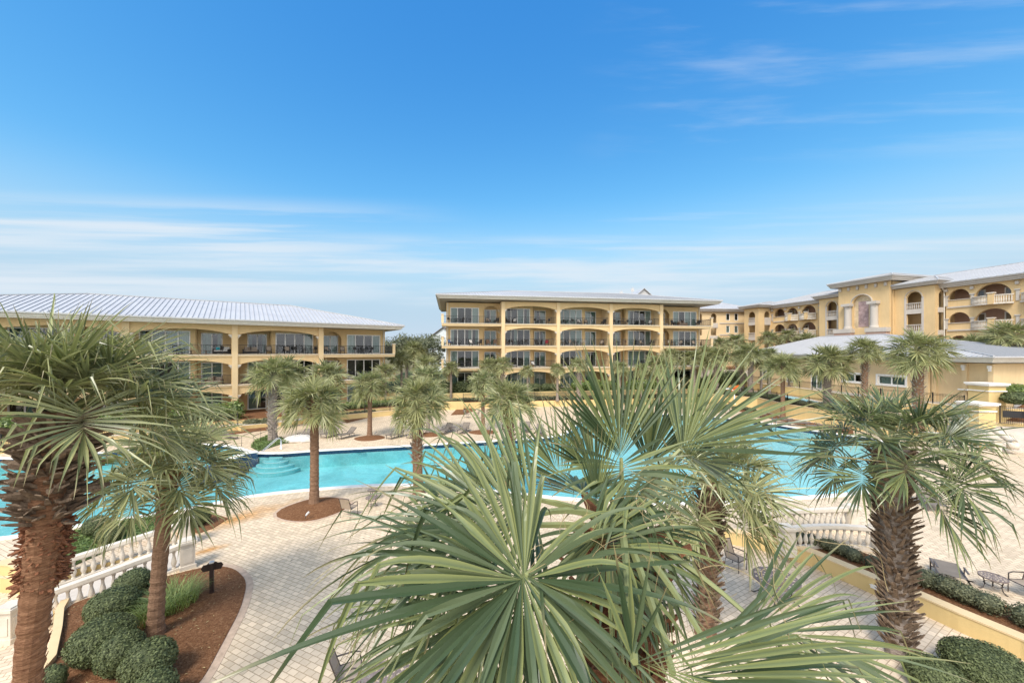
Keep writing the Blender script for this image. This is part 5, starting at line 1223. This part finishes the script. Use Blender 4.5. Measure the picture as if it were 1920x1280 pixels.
oak(PX(1340, 82), 82, 3, 5.5, 3.4, 'low dark tree below the balconies of the plain yellow wing', 7, num=3000); oak(PX(1425, 88), 88, 4, 5.5, 3.5, 'low dark tree at the foot of the arched right block', 8, num=3000)
oak(PX(1880, 47), 47, 4.0, 4.2, 2.6, 'bushy tree under the tall palm by the right arches', 9, num=3000)

# ------------------------------------------------------------------ shrubs and hedges
CLIP = 'clipped round mounds in the near mulch bed'
def mound(px, py, wpx, hz, label, seed, z=.03, dep=1.0, group=CLIP, num=None, size=.03):
    x, y = P(px, py, z+hz*.5); dep_ = dep; w = .99*wpx*y/F/math.hypot(1, (px-CX)/F)/2; return shrub('clipped_shrub', x, y, z, w, w*dep, hz*.55, label, 'shrub', group, num or int(min(22000, 11000*(w/.6)**2)), size, 'shrub_leaf', seed, n=4, shell=.17, amt=.22, k=.88)
mound(248, 1092, 90, .75, 'clipped mound farthest back, touching the near left balustrade', 1); mound(212, 1132, 128, .85, 'clipped mound left of the tall grass, second from the balustrade', 2)
mound(192, 1196, 165, .95, 'largest clipped mound, leftmost of the front group in the mulch', 3); mound(226, 1222, 120, .9, 'clipped mound in the middle of the front group', 4); mound(278, 1240, 132, .95, 'clipped mound at the right of the front group, beside the leaning palm', 5)
mound(290, 1292, 110, .8, 'clipped mound cut off by the bottom edge below the front group', 6); mound(100, 1272, 70, .6, 'low dark clipped mound at the bottom beside the thick left trunk', 7)
mound(1850, 1252, 230, .9, 'large clipped mound at the bottom right corner on the patio', 8, PZL, group='clipped mounds on the patio'); mound(1755, 1268, 150, .75, 'smaller clipped mound left of the bottom right one', 9, PZL, group='clipped mounds on the patio')
mound(368, 968, 66, .75, 'round clipped shrub at the head of the left stairs', 10, group='shrubs beside the left lawn'); mound(328, 975, 40, .55, 'small clipped shrub just left of the round one by the stairs', 11, group='shrubs beside the left lawn', num=3000)
mound(180, 985, 66, .8, 'dark clipped shrub on the lawn under the left fronds, by the water', 12, group='shrubs beside the left lawn'); mound(205, 1000, 70, .7, 'greyish clipped shrub on the lawn, nearer than the one by the water', 13, group='shrubs beside the left lawn')
blades(*P(325, 1132, .05), .03, .62, .75, 650, 'tall green grass clump around the leaning palm in the mulch', w=.009); blades(*P(282, 1160, .05), .03, .4, .6, 260, 'smaller grass tuft left of the leaning palm trunk', seed=5, w=.009)
rng = np.random.default_rng(21); mb = MB(); mb.c = []; V = []; lp = [P(60,1075), P(110,1010), P(170,985), P(320,965), P(345,970), P(335,985), P(230,1020), P(100,1078)]
def inside(x, y, poly):
    c = False
    for (x1, y1), (x2, y2) in zip(poly, poly[1:]+poly[:1]):
        if (y1 > y) != (y2 > y) and x < (x2-x1)*(y-y1)/(y2-y1)+x1: c = not c
    return c
def cover(name, poly, num, h, mat, seed, size=.05):
    rng = np.random.default_rng(seed); mb = MB(); mb.c = []; xs = [p[0] for p in poly]; ys = [p[1] for p in poly]; V = []; C = []
    while len(V) < num*4:
        x, y = rng.uniform(min(xs), max(xs)), rng.uniform(min(ys), max(ys))
        if not inside(x, y, poly): continue
        p = np.array([x, y, .04+h*rng.random()*(.6+.4*math.sin(x*2.1)*math.cos(y*1.7))]); d = unit(rng.normal(0, 1, 3)*np.array([1, 1, .35])+np.array([.3, .1, .1])); s = unit(np.cross(d, rng.normal(0, 1, 3))); L = size*rng.uniform(.6, 1.6); V += [p-d*L, p-s*L*.3, p+d*L, p+s*L*.3]; C += [(rng.random(), .3, 0)]*4
    mb.arr(V, np.arange(len(V)).reshape(-1, 4), C); o = link(name, mesh(name, mb, mat)); o['kind'] = 'stuff'; return o
cover('juniper_ground_cover', lp, 9000, .18, 'juniper_leaf', 1)
cover('ground_cover', [P(470,838), P(478,826), P(500,817), P(540,823), P(575,826), P(530,832), P(498,842), P(484,846)], 2500, .25, 'juniper_leaf', 2, .07)
hedge([(p[0]+.95, p[1]+.3) for p in WALLR[3:]][1:6], .75, .62, .03, 'clipped grey green hedge behind the low curved wall, right of thick palm', num=11000, size=.035)
hedge([(WALLR[k][0]+.85, WALLR[k][1]+.25) for k in (2, 3, 4)], .6, .5, .03, 'short grey green hedge between the patio wall and balustrade', num=4000, size=.035, seed=2)
hedge([LB(-18,2.6), LB(-6,2.8), LB(2.6,3.2)], 1.7, 1.9, .75, 'bright leafy hedge before the three storey block, behind the fence', num=9000, size=.13, mat='bright_leaf', seed=3)
hedge([P(455,800,.1), P(500,797,.1)], 1.1, .9, .05, 'grey green shrub row below the fence at the left of the deck', num=1800, size=.07, seed=4)
hedge([P(640,784,.1), P(735,770,.1)], .9, .75, .05, 'low grey hedge along the walkway wall beyond the isolated palm', num=2600, size=.07, seed=5)
hedge([LB(12,3), LB(20,3)], 1.2, 1.0, .75, 'dark green hedge under the right end of the three storey block', num=2200, size=.1, mat='bright_leaf', seed=6)
hedge([CB(-.5,2.2), CB(8,2.2)], 1.6, 1.7, 1.95, 'dark hedge before the leftmost ground floor bay of the four storey block', num=3500, size=.12, mat='shrub_leaf', seed=7)
hedge([CB(9.5,2.2), CB(17,2.2)], 1.2, 1.2, 1.95, 'dark hedge before the second ground floor bay, under the blue window', num=2600, size=.1, mat='shrub_leaf', seed=8)
hedge([CB(19,2.2), CB(26,2.2)], 1.4, 1.5, 1.95, 'leafy hedge before the middle ground floor bay of the four storey block', num=2600, size=.12, mat='bright_leaf', seed=9)
hedge([CB(28,2.2), CB(34.5,2.2)], 1.4, 1.5, 1.95, 'leafy hedge before the fourth ground floor bay of the four storey block', num=2400, size=.12, mat='bright_leaf', seed=10)
hedge([CB(36,2.4), CB(46,2.4)], 1.6, 1.9, 1.95, 'dark hedge before the rightmost ground floor bay of the four storey block', num=3200, size=.13, mat='shrub_leaf', seed=11)
hedge([CB(0,4.6), CB(22,4.6), CB(43,4.6)], .8, .6, .85, 'long low hedge on the ledge below the four storey block', num=5500, size=.08, seed=12)
hedge(KI(1.0)[:3], .9, .8, 1.42, 'dark hedge inside the wading pool fence, left of the slim palm', num=2600, size=.075, mat='shrub_leaf', seed=13)
hedge(KI(1.0)[2:], 1.0, .8, 1.42, 'dark hedge inside the wading pool fence, right of the slim palm', num=3400, size=.07, seed=14)
hedge([P(1372,766), P(1415,771)], .7, .45, .03, 'low shrub strip at the foot of the long wall by the waste bin', num=1300, size=.06, seed=15)
hedge([P(1425,742,1.4), P(1458,746,1.4)], .7, .5, 1.44, 'small hedge at the foot of the upper wall behind the wading pool', num=1200, size=.07, mat='shrub_leaf', seed=16)
hedge([(PX(1335, 62), 62), (PX(1395, 66), 66)], 1.8, 2.6, 2.2, 'tall black green hedge at the far end of the clubhouse walk', num=3000, size=.13, mat='shrub_leaf', seed=17)
shrub('orange_flower_bush', *P(1403, 738, 1.4), 1.4, .9, .7, .6, 'low bush beside the orange slide', num=900, size=.08, mat='bright_leaf', seed=18)
for i, (px, Y, z0, r, h, lab, mt) in enumerate(((1890, 37, 3.6, 1.5, 1.4, 'bright leafy bush on the slope above the gate', 'bright_leaf'), (1912, 34.5, 3.2, 1.3, 1.2, 'dark round bush on the slope nearest the gate', 'shrub_leaf'), (1868, 38, 3.4, .9, .8, 'small grey bush left on the slope above the gate', 'hedge_leaf'))):
    shrub('slope_bush', PX(px, Y), Y, z0, r, r, h*.5, lab, num=2200, size=.1, mat=mt, seed=30+i, group='bushes on the slope by the gate')
mb = MB(); mb.sheet([(PX(1850, 40), 38.5), (PX(2050, 34), 33.5), (PX(2050, 40), 48), (PX(1850, 45), 48)], 3.4); mb.quad((PX(1850, 40), 38.5, 3.4), (PX(2050, 34), 33.5, 3.4), (PX(2050, 32), 32.0, 1.2), (PX(1850, 37), 36.8, 1.2)); G('slope', mb, 'mulch')
blades(*P(1010, 757, .05), .05, 1.2, 2.4, 420, 'spiky grey green clump at the foot of the ledge, right of the ramp', mat='frond_blue', w=.03, name='yucca_clump', cat='shrub')

# ------------------------------------------------------------------ near palms, frond by frond
def near_palm(label, base, heart, R, nf, seed, trunk, mat, pl=.95, top=84, low=-52, droop=.8, spin=0.0, nl=44, name='cabbage_palm', skip=None):
    t = thing(name, label, 'palm tree', base, 0, 'cabbage palms round the pool'); rng = np.random.default_rng(seed); h = np.array(heart)-np.array(base)
    link('trunk', trunk, t)
    for hub, d, n, r, u in crown_plan(nf, rng, top, low, pl, R):
        c, s = math.cos(spin), math.sin(spin); rt = np.array([[c, -s, 0], [s, c, 0], [0, 0, 1]])
        if skip and skip(rt@hub, u): continue
        frond_obj(tuple(h), tuple(h+rt@hub), rt@d, rt@n, r, rng, t, mat, nl=nl, spread=2.5, droop=droop*(.5+1.0*u), seg=7, fold=.34, kink=.42, flutter=1.5)
    return t
b, h = (-8.6, 6.6, -.5), (PX(112, 6.6), 6.6, PZ(778, 6.6)); T = trunk_mesh(h[2]-b[2]+.05, .115, .24, (h[0]-b[0], 0), 3, 'trunk_red', (.755, .99), 10, .36, 'boot')
tl = near_palm('thick shaggy trunked palm filling the left edge, nearest on that side', b, h, 1.38, 34, 5, T, 'frond_side', pl=1.08, top=87, low=-5, droop=.85, nl=54, skip=lambda q, u: u > .62 and q[1] < .25 and q[0] < .75)
rng = np.random.default_rng(8); m = MB(); Hh = h[2]-b[2]; ax = lambda z: ((h[0]-b[0])*z/Hh, 0, z); boots(m, ax, lambda z: .165+.03*(z/Hh), .61*Hh, .765*Hh, 700, .20, rng, 0, (-1.5, 1.2)); part('fibre_collar', m, 'boot_red', tl)
m = MB(); boots(m, ax, lambda z: .225+.06*(z/Hh-.75)*4, .755*Hh, .985*Hh, 210, .40, rng, 0, (.05, .75)); part('leaf_bases', m, 'boot', tl)
m = MB(); boots(m, ax, lambda z: .14+.05*z/Hh, .05*Hh, .63*Hh, 420, .10, rng, 0, (.85, 1.4)); part('leaf_scars', m, 'boot_red', tl)
b, h = (-10.05, 10.8, 0), (PX(318, 10.8), 10.8, PZ(882, 10.8)); T = trunk_mesh(h[2]-b[2]+.05, .165, .18, (h[0]-b[0], 0), 4, 'trunk_brown', (.80, 1.0), 50, .30, 'boot_red')
near_palm('palm with slim reddish trunk in the near mulch bed, beside the grass clump', b, h, 1.22, 28, 9, T, 'frond_side', pl=1.05, top=78, low=-32, droop=1.15, nl=40)
b, h = (10.7, 10.6, PZL), (PX(1672, 10.6), 10.6, PZ(842, 10.6)); T = trunk_mesh(h[2]-b[2]+.05, .21, .35, (h[0]-b[0], 0), 6, 'trunk_grey', (.04, .98), 420, .36, 'boot', ring=.02)
near_palm('stout palm with spiky booted trunk on the right beside the curved wall', b, h, 1.22, 29, 12, T, 'frond_near', pl=1.32, top=84, low=-32, droop=1.0, nl=44)
b, h = (5.75, 11.4, PZL), (PX(1335, 11.4), 11.4, PZ(905, 11.4)); T = trunk_mesh(h[2]-b[2]+.05, .22, .28, (h[0]-b[0], 0), 7, 'trunk_brown', (.04, .98), 240, .34, 'boot', ring=.02)
near_palm('booted palm on the patio between the foreground palm and the round table', b, h, 1.25, 26, 15, T, 'frond_side', pl=1.2, top=78, low=-52, droop=1.15, nl=42)

# the palm right in front of the viewer
FB, FH_ = (.85, 2.95, PZL), (.85, 2.95, 6.62)
tf = thing('cabbage_palm', 'huge palm crown right in front of the viewer, filling the middle', 'palm tree', FB, 0, 'cabbage palms round the pool')
T = trunk_mesh(FH_[2]-FB[2]-.1, .20, .19, (0, 0), 9, 'trunk_brown', (.80, 1.0), 70, .34, 'boot_red'); link('trunk', T, tf)
rng = np.random.default_rng(31); hh = np.array(FH_)-np.array(FB)
def FR(px, py, Y, d, n, R, nl=52, spread=2.6, droop=.5, **k):
    hub = np.array((PX(px, Y), Y, PZ(py, Y)))-np.array(FB); return frond_obj(tuple(hh), tuple(hub), d, n, R, rng, tf, 'frond_near', nl=nl, spread=spread, droop=droop, seg=12, **k)
FR(985, 1080, 2.0, (-.80, -.36, -.14), (-.12, -.72, .68), 1.15, 50, 2.25, 2.1, fold=.36, kink=.5, costa=.03, wid=.95, flutter=2.0, back=.5)
FR(985, 1080, 2.0, (.80, -.30, .10), (.1, -.70, .68), .92, 13, .85, 2.6, fold=.2, kink=.5, costa=.05, wid=.55, flutter=1.8)
FR(975, 1090, 2.08, (-.75, -.1, -.55), (-.2, -.7, .6), 1.15, 40, 1.1, 1.4, fold=.2, kink=.4, costa=.1, wid=.8, flutter=1.8)
FR(1005, 965, 2.6, (-.97, -.10, .02), (-.05, -.45, .9), 1.32, 58, 1.5, 1.7, fold=.25, kink=.5, flutter=1.4)
FR(985, 935, 3.0, (-.85, .20, .10), (.2, -.65, .7), .95, 50, 1.3, 1.6, kink=.45, flutter=1.4)
FR(1165, 858, 3.0, (-.14, .10, 1), (.15, -1, .1), .92, 30, .82, .07, fold=.35, kink=.04, costa=.10, flutter=.8, wid=1.5)
FR(1215, 872, 3.25, (.22, .15, 1), (-.2, -1, .1), .86, 26, .75, .12, fold=.35, kink=.1, costa=.1, flutter=1.2, wid=1.3)
FR(1120, 890, 3.3, (-.35, .15, .9), (.3, -1, .2), .78, 26, .8, .25, fold=.35, kink=.2, costa=.1, flutter=1.3, wid=1.2)
FR(1165, 868, 3.05, (.1, -.55, -.5), (0, -.8, .6), .70, 30, 1.9, .9, kink=.4)
FR(1275, 842, 3.0, (.70, .15, .55), (-.52, -.66, .5), 1.0, 36, .95, .20, fold=.3, kink=.12, costa=.12, flutter=1.0, wid=1.45)
FR(1280, 850, 3.1, (.9, .1, -.2), (.1, -.7, .7), .62, 32, 1.4, 1.0, kink=.4)
FR(1190, 1240, 1.42, (.97, .02, -.10), (-.02, -.70, .71), 1.02, 17, .36, .45, fold=.06, kink=.15, costa=.25, wid=1.15)
FR(1262, 1262, 1.62, (.94, -.12, -.30), (.02, -.66, .75), .98, 22, .55, .6, fold=.1, kink=.2, costa=.2, wid=1.1)
FR(1330, 1215, 1.9, (.9, .1, -.35), (.1, -.6, .8), .95, 26, .7, .7, fold=.15, kink=.3, costa=.2)
FR(1185, 1235, 1.45, (.0, -.05, 1), (.1, -1, .1), .42, 5, .35, .05, fold=.1, kink=0, costa=.1, wid=.8)
FR(1405, 1155, 2.2, (.95, -.15, -.14), (.05, -.5, .86), .92, 32, 1.0, .7, kink=.35)
FR(1215, 985, 2.8, (.35, -.15, -.85), (.35, -.75, .55), .72, 30, 1.1, 1.1, kink=.35)
FR(1110, 990, 2.7, (.45, -.45, -.35), (.1, -.75, .65), .80, 42, 2.0, 1.1, kink=.4)
FR(925, 1120, 2.4, (-.60, -.2, -.70), (-.25, -.75, .55), 1.05, 46, 1.4, 1.0, kink=.3)
FR(1005, 1105, 2.3, (.0, -.12, -1), (0, -.95, .2), 1.0, 44, 1.1, .5, kink=.2)
FR(860, 1005, 2.95, (-.85, .1, -.40), (-.35, -.45, .8), 1.05, 46, 1.6, 1.0, kink=.4)
FR(1095, 930, 3.4, (.1, .75, .0), (0, -.3, .95), .85, 40, 1.8, .9)
FR(930, 925, 3.4, (-.85, .4, -.1), (-.1, -.3, .95), .95, 42, 1.7, 1.0, kink=.4)
FR(1060, 905, 3.2, (-.35, .3, .65), (.35, -.9, .3), .72, 30, .9, .4, kink=.25)
FR(1150, 1090, 2.8, (.35, -.1, -.95), (.6, -.6, .4), .8, 32, 1.0, .8)
FR(1118, 945, 2.9, (.0, .0, 1), (.1, -1, .0), .58, 16, .40, .03, fold=.2, kink=0, costa=.1, flutter=.3)
rng = np.random.default_rng(77)
for i in range(34):
    p = np.array([rng.uniform(-.9, .8), rng.uniform(-1.0, .3), hh[2]+rng.uniform(-.1, .45)]); d = unit(rng.normal(0, 1, 3)); ax_ = unit(rng.normal(0, 1, 3)); pts = []; w = rng.uniform(.1, .5); m = MB()
    for k in range(16): pts.append(tuple(p)); p = p + d*.038; c, s = math.cos(w), math.sin(w); d = unit(d*c + np.cross(ax_, d)*s - np.array([0, 0, .06])); w *= 1.03
    m.tube(pts, .0015, 4); part('leaf_thread', m, 'fibre', tf)
m = MB(); boots(m, lambda z: (0, 0, z), lambda z: .20, 4.6, 6.6, 150, .2, rng, 0, (-1.2, .6)); part('fibre_collar', m, 'boot_red', tf)

# dry leaves, chips and twigs lying about
def litter(name, poly, num, z, mats, seed, size=.04, mat='fibre'):
    rng = np.random.default_rng(seed); m = MB(); xs = [p[0] for p in poly]; ys = [p[1] for p in poly]; k = 0
    while k < num:
        x, y = rng.uniform(min(xs), max(xs)), rng.uniform(min(ys), max(ys))
        if not inside(x, y, poly): continue
        a = rng.uniform(0, 6.28); L = size*rng.uniform(.4, 1.8); w = L*rng.uniform(.12, .4); c, s = math.cos(a), math.sin(a); zz = z+rng.uniform(.006, .02)
        m.quad((x-c*L, y-s*L, zz), (x+s*w, y-c*w, zz+.012), (x+c*L, y+s*L, zz+.004), (x-s*w, y+c*w, zz+.016)); k += 1
    o = link(name, mesh(name, m, mat)); o['kind'] = 'stuff'
litter('bark_chips', BED, 420, .03, None, 1, .035); litter('leaf_litter', [P(560,960), P(700,930), P(900,1000), P(900,1270), P(450,1275), P(520,1100)], 90, .0, None, 2, .03, 'bark_grey')
litter('leaf_litter', [(3, 8), (13, 8), (12, 13), (8, 16.5), (3.5, 14)], 70, PZL, None, 3, .03, 'bark_grey')
for px, py, lab in ((508, 850.5, 'white depth marker tile on the far pool edge, beside the corner steps'), (672, 841.5, 'white depth marker tile on the far pool edge, below the isolated palm'), (1452, 795.5, 'white depth marker tile at the right pool edge by the handrail')):
    x, y = P(px, py, .03); m = MB(); m.box(-.38, .38, -.10, .10, .0, .012); tag(link('depth_marker', mesh('depth_marker', m, 'white_paint'), None, (x, y+.02, .03)), lab, 'pool marker')
# ------------------------------------------------------------------ camera, light, sky
cam = bpy.data.cameras.new('camera'); cam.sensor_width = 36; cam.lens = 36*F/1920; cam.shift_y = (HZ-640)/1920; cam.clip_start = .05; cam.clip_end = 6000
co = link('camera', cam, None, (0, 0, CAMZ)); co.rotation_euler = (R_(90), 0, 0); SC.camera = co
EL, AZ = R_(52), R_(205)          # sun high behind the viewer, a little to the left; azimuth clockwise from +Y
sd = Vector((math.sin(AZ)*math.cos(EL), math.cos(AZ)*math.cos(EL), math.sin(EL)))
sun = bpy.data.lights.new('sun', 'SUN'); sun.energy = 2.0; sun.angle = R_(17); sun.color = (1, .94, .86); so = link('sun', sun, None, (0, -20, 60)); so.rotation_euler = sd.to_track_quat('Z', 'Y').to_euler()
W = bpy.data.worlds.new('World'); SC.world = W; W.use_nodes = True; nt = W.node_tree; N = nt.nodes; bg = N['Background']
def wn(t, **k):
    n = N.new(t)
    for a, b in k.items(): setattr(n, a, b)
    return n
def wm(op, a, b=None, c=None, clamp=False):
    n = wn('ShaderNodeMath', operation=op); n.use_clamp = clamp
    for v, i in ((a, 0), (b, 1), (c, 2)):
        if v is None: continue
        if hasattr(v, 'is_output'): nt.links.new(v, n.inputs[i])
        else: n.inputs[i].default_value = v
    return n.outputs[0]
sky = wn('ShaderNodeTexSky', sky_type='NISHITA'); sky.sun_disc = False; sky.sun_elevation = EL; sky.sun_rotation = AZ; sky.altitude = 0; sky.air_density = 1.0; sky.dust_density = .25; sky.ozone_density = 2.2
tc = wn('ShaderNodeTexCoord'); sp = wn('ShaderNodeSeparateXYZ'); nt.links.new(tc.outputs['Generated'], sp.inputs[0]); x, y, z = sp.outputs
zz = wm('ADD', wm('MAXIMUM', z, 0.0), .10); u = wm('DIVIDE', x, zz); v = wm('DIVIDE', y, zz)
def cloud(sx, sy, scale, det, lo, hi, ox=0.0, rot=0.0):
    a = wm('ADD', wm('MULTIPLY', u, math.cos(rot)), wm('MULTIPLY', v, math.sin(rot))); b = wm('SUBTRACT', wm('MULTIPLY', v, math.cos(rot)), wm('MULTIPLY', u, math.sin(rot)))
    cb = wn('ShaderNodeCombineXYZ'); nt.links.new(wm('MULTIPLY_ADD', a, sx, ox), cb.inputs[0]); nt.links.new(wm('MULTIPLY', b, sy), cb.inputs[1])
    nz = wn('ShaderNodeTexNoise'); nz.inputs['Scale'].default_value = scale; nz.inputs['Detail'].default_value = det; nz.inputs['Roughness'].default_value = .6; nz.inputs['Distortion'].default_value = .4; nt.links.new(cb.outputs[0], nz.inputs['Vector'])
    mr = wn('ShaderNodeMapRange', interpolation_type='SMOOTHSTEP'); nt.links.new(nz.outputs['Fac'], mr.inputs['Value']); mr.inputs['From Min'].default_value = lo; mr.inputs['From Max'].default_value = hi; return mr.outputs[0]
def band(z0, z1, z2, z3, z=None):
    z = z if z is not None else sp.outputs[2]
    a = wn('ShaderNodeMapRange', interpolation_type='SMOOTHSTEP'); nt.links.new(z, a.inputs['Value']); a.inputs['From Min'].default_value = z0; a.inputs['From Max'].default_value = z1
    b = wn('ShaderNodeMapRange', interpolation_type='SMOOTHSTEP'); nt.links.new(z, b.inputs['Value']); b.inputs['From Min'].default_value = z2; b.inputs['From Max'].default_value = z3; b.inputs['To Min'].default_value = 1; b.inputs['To Max'].default_value = 0
    return wm('MULTIPLY', a.outputs[0], b.outputs[0])
def side(lo, hi):
    a = wn('ShaderNodeMapRange', interpolation_type='SMOOTHSTEP'); nt.links.new(x, a.inputs['Value']); a.inputs['From Min'].default_value = lo; a.inputs['From Max'].default_value = hi; return a.outputs[0]
az = wm('ARCTAN2', x, y); ze = wm('DIVIDE', z, wm('ADD', wm('MAXIMUM', y, 0.0), .12))
def streak(sa, se, lo, hi, ox):
    cb = wn('ShaderNodeCombineXYZ'); nt.links.new(wm('MULTIPLY_ADD', az, sa, ox), cb.inputs[0]); nt.links.new(wm('MULTIPLY', ze, se), cb.inputs[1])
    nz = wn('ShaderNodeTexNoise'); nz.inputs['Scale'].default_value = 1; nz.inputs['Detail'].default_value = 9; nz.inputs['Roughness'].default_value = .58; nz.inputs['Distortion'].default_value = .12; nt.links.new(cb.outputs[0], nz.inputs['Vector'])
    mr = wn('ShaderNodeMapRange', interpolation_type='SMOOTHSTEP'); nt.links.new(nz.outputs['Fac'], mr.inputs['Value']); mr.inputs['From Min'].default_value = lo; mr.inputs['From Max'].default_value = hi; return mr.outputs[0]
low = wm('MULTIPLY', wm('MULTIPLY', streak(1.5, 24, .40, .68, 3.1), band(.09, .13, .21, .29, ze)), .75)
lowl = wm('MULTIPLY', wm('MULTIPLY', streak(1.1, 19, .40, .62, 7.7), band(.09, .14, .28, .36, ze)), wm('MULTIPLY', side(-.05, -.62), .85))
lowr = wm('MULTIPLY', wm('MULTIPLY', streak(1.3, 22, .47, .72, 1.4), band(.14, .18, .30, .36, ze)), wm('MULTIPLY', side(-.1, .3), .40))
hi = wm('MULTIPLY', wm('MULTIPLY', streak(2.4, 15, .46, .78, 5.2), band(.40, .48, .95, 1.1, ze)), wm('MULTIPLY', side(.1, .45), .26))
hi2 = wm('MULTIPLY', wm('MULTIPLY', cloud(.8, 3.0, 1.1, 8, .50, .80, 2.0, R_(-18)), band(.45, .55, .8, .9)), wm('MULTIPLY', side(.15, .5), .30))
hzm = wn('ShaderNodeMapRange', interpolation_type='SMOOTHSTEP'); nt.links.new(z, hzm.inputs['Value']); hzm.inputs['From Min'].default_value = .08; hzm.inputs['From Max'].default_value = .37; hzm.inputs['To Min'].default_value = .95; hzm.inputs['To Max'].default_value = 0
hood = wn('ShaderNodeMapRange', interpolation_type='SMOOTHSTEP'); nt.links.new(y, hood.inputs['Value']); hood.inputs['From Min'].default_value = .22; hood.inputs['From Max'].default_value = -.35  # bright cloud sheet added out of view behind the viewer, as neutral fill
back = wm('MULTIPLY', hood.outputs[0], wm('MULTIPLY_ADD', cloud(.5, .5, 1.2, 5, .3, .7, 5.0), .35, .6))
cl = wm('MAXIMUM', wm('MAXIMUM', wm('MAXIMUM', low, lowr), lowl), wm('MAXIMUM', hi, hi2), clamp=True)
STR = .12
sc_ = wn('ShaderNodeSeparateColor'); nt.links.new(sky.outputs[0], sc_.inputs[0]); cc = wn('ShaderNodeCombineColor')
for i, (p_, k_) in enumerate(((1.8, 2.05), (1.0, .98), (.5, .75))): nt.links.new(wm('MULTIPLY', wm('POWER', wm('MULTIPLY', sc_.outputs[i], STR), p_), k_/STR), cc.inputs[i])
def wmix(f, a_, b_):
    m_ = wn('ShaderNodeMix', data_type='RGBA'); nt.links.new(f, m_.inputs[0]); nt.links.new(a_, m_.inputs[6])
    m_.inputs[7].default_value = (*b_, 1); return m_.outputs[2]
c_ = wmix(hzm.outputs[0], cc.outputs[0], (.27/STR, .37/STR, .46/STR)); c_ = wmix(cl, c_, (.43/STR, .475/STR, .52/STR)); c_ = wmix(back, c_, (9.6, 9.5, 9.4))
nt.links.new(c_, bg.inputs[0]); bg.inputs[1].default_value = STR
SC.view_settings.view_transform = 'Standard'; SC.view_settings.look = 'None'; SC.view_settings.exposure = .85; SC.view_settings.gamma = 1
SC.cycles.max_bounces = 6; SC.cycles.diffuse_bounces = 3; SC.cycles.glossy_bounces = 3; SC.cycles.transparent_max_bounces = 10; SC.cycles.transmission_bounces = 3; SC.cycles.sample_clamp_indirect = 6
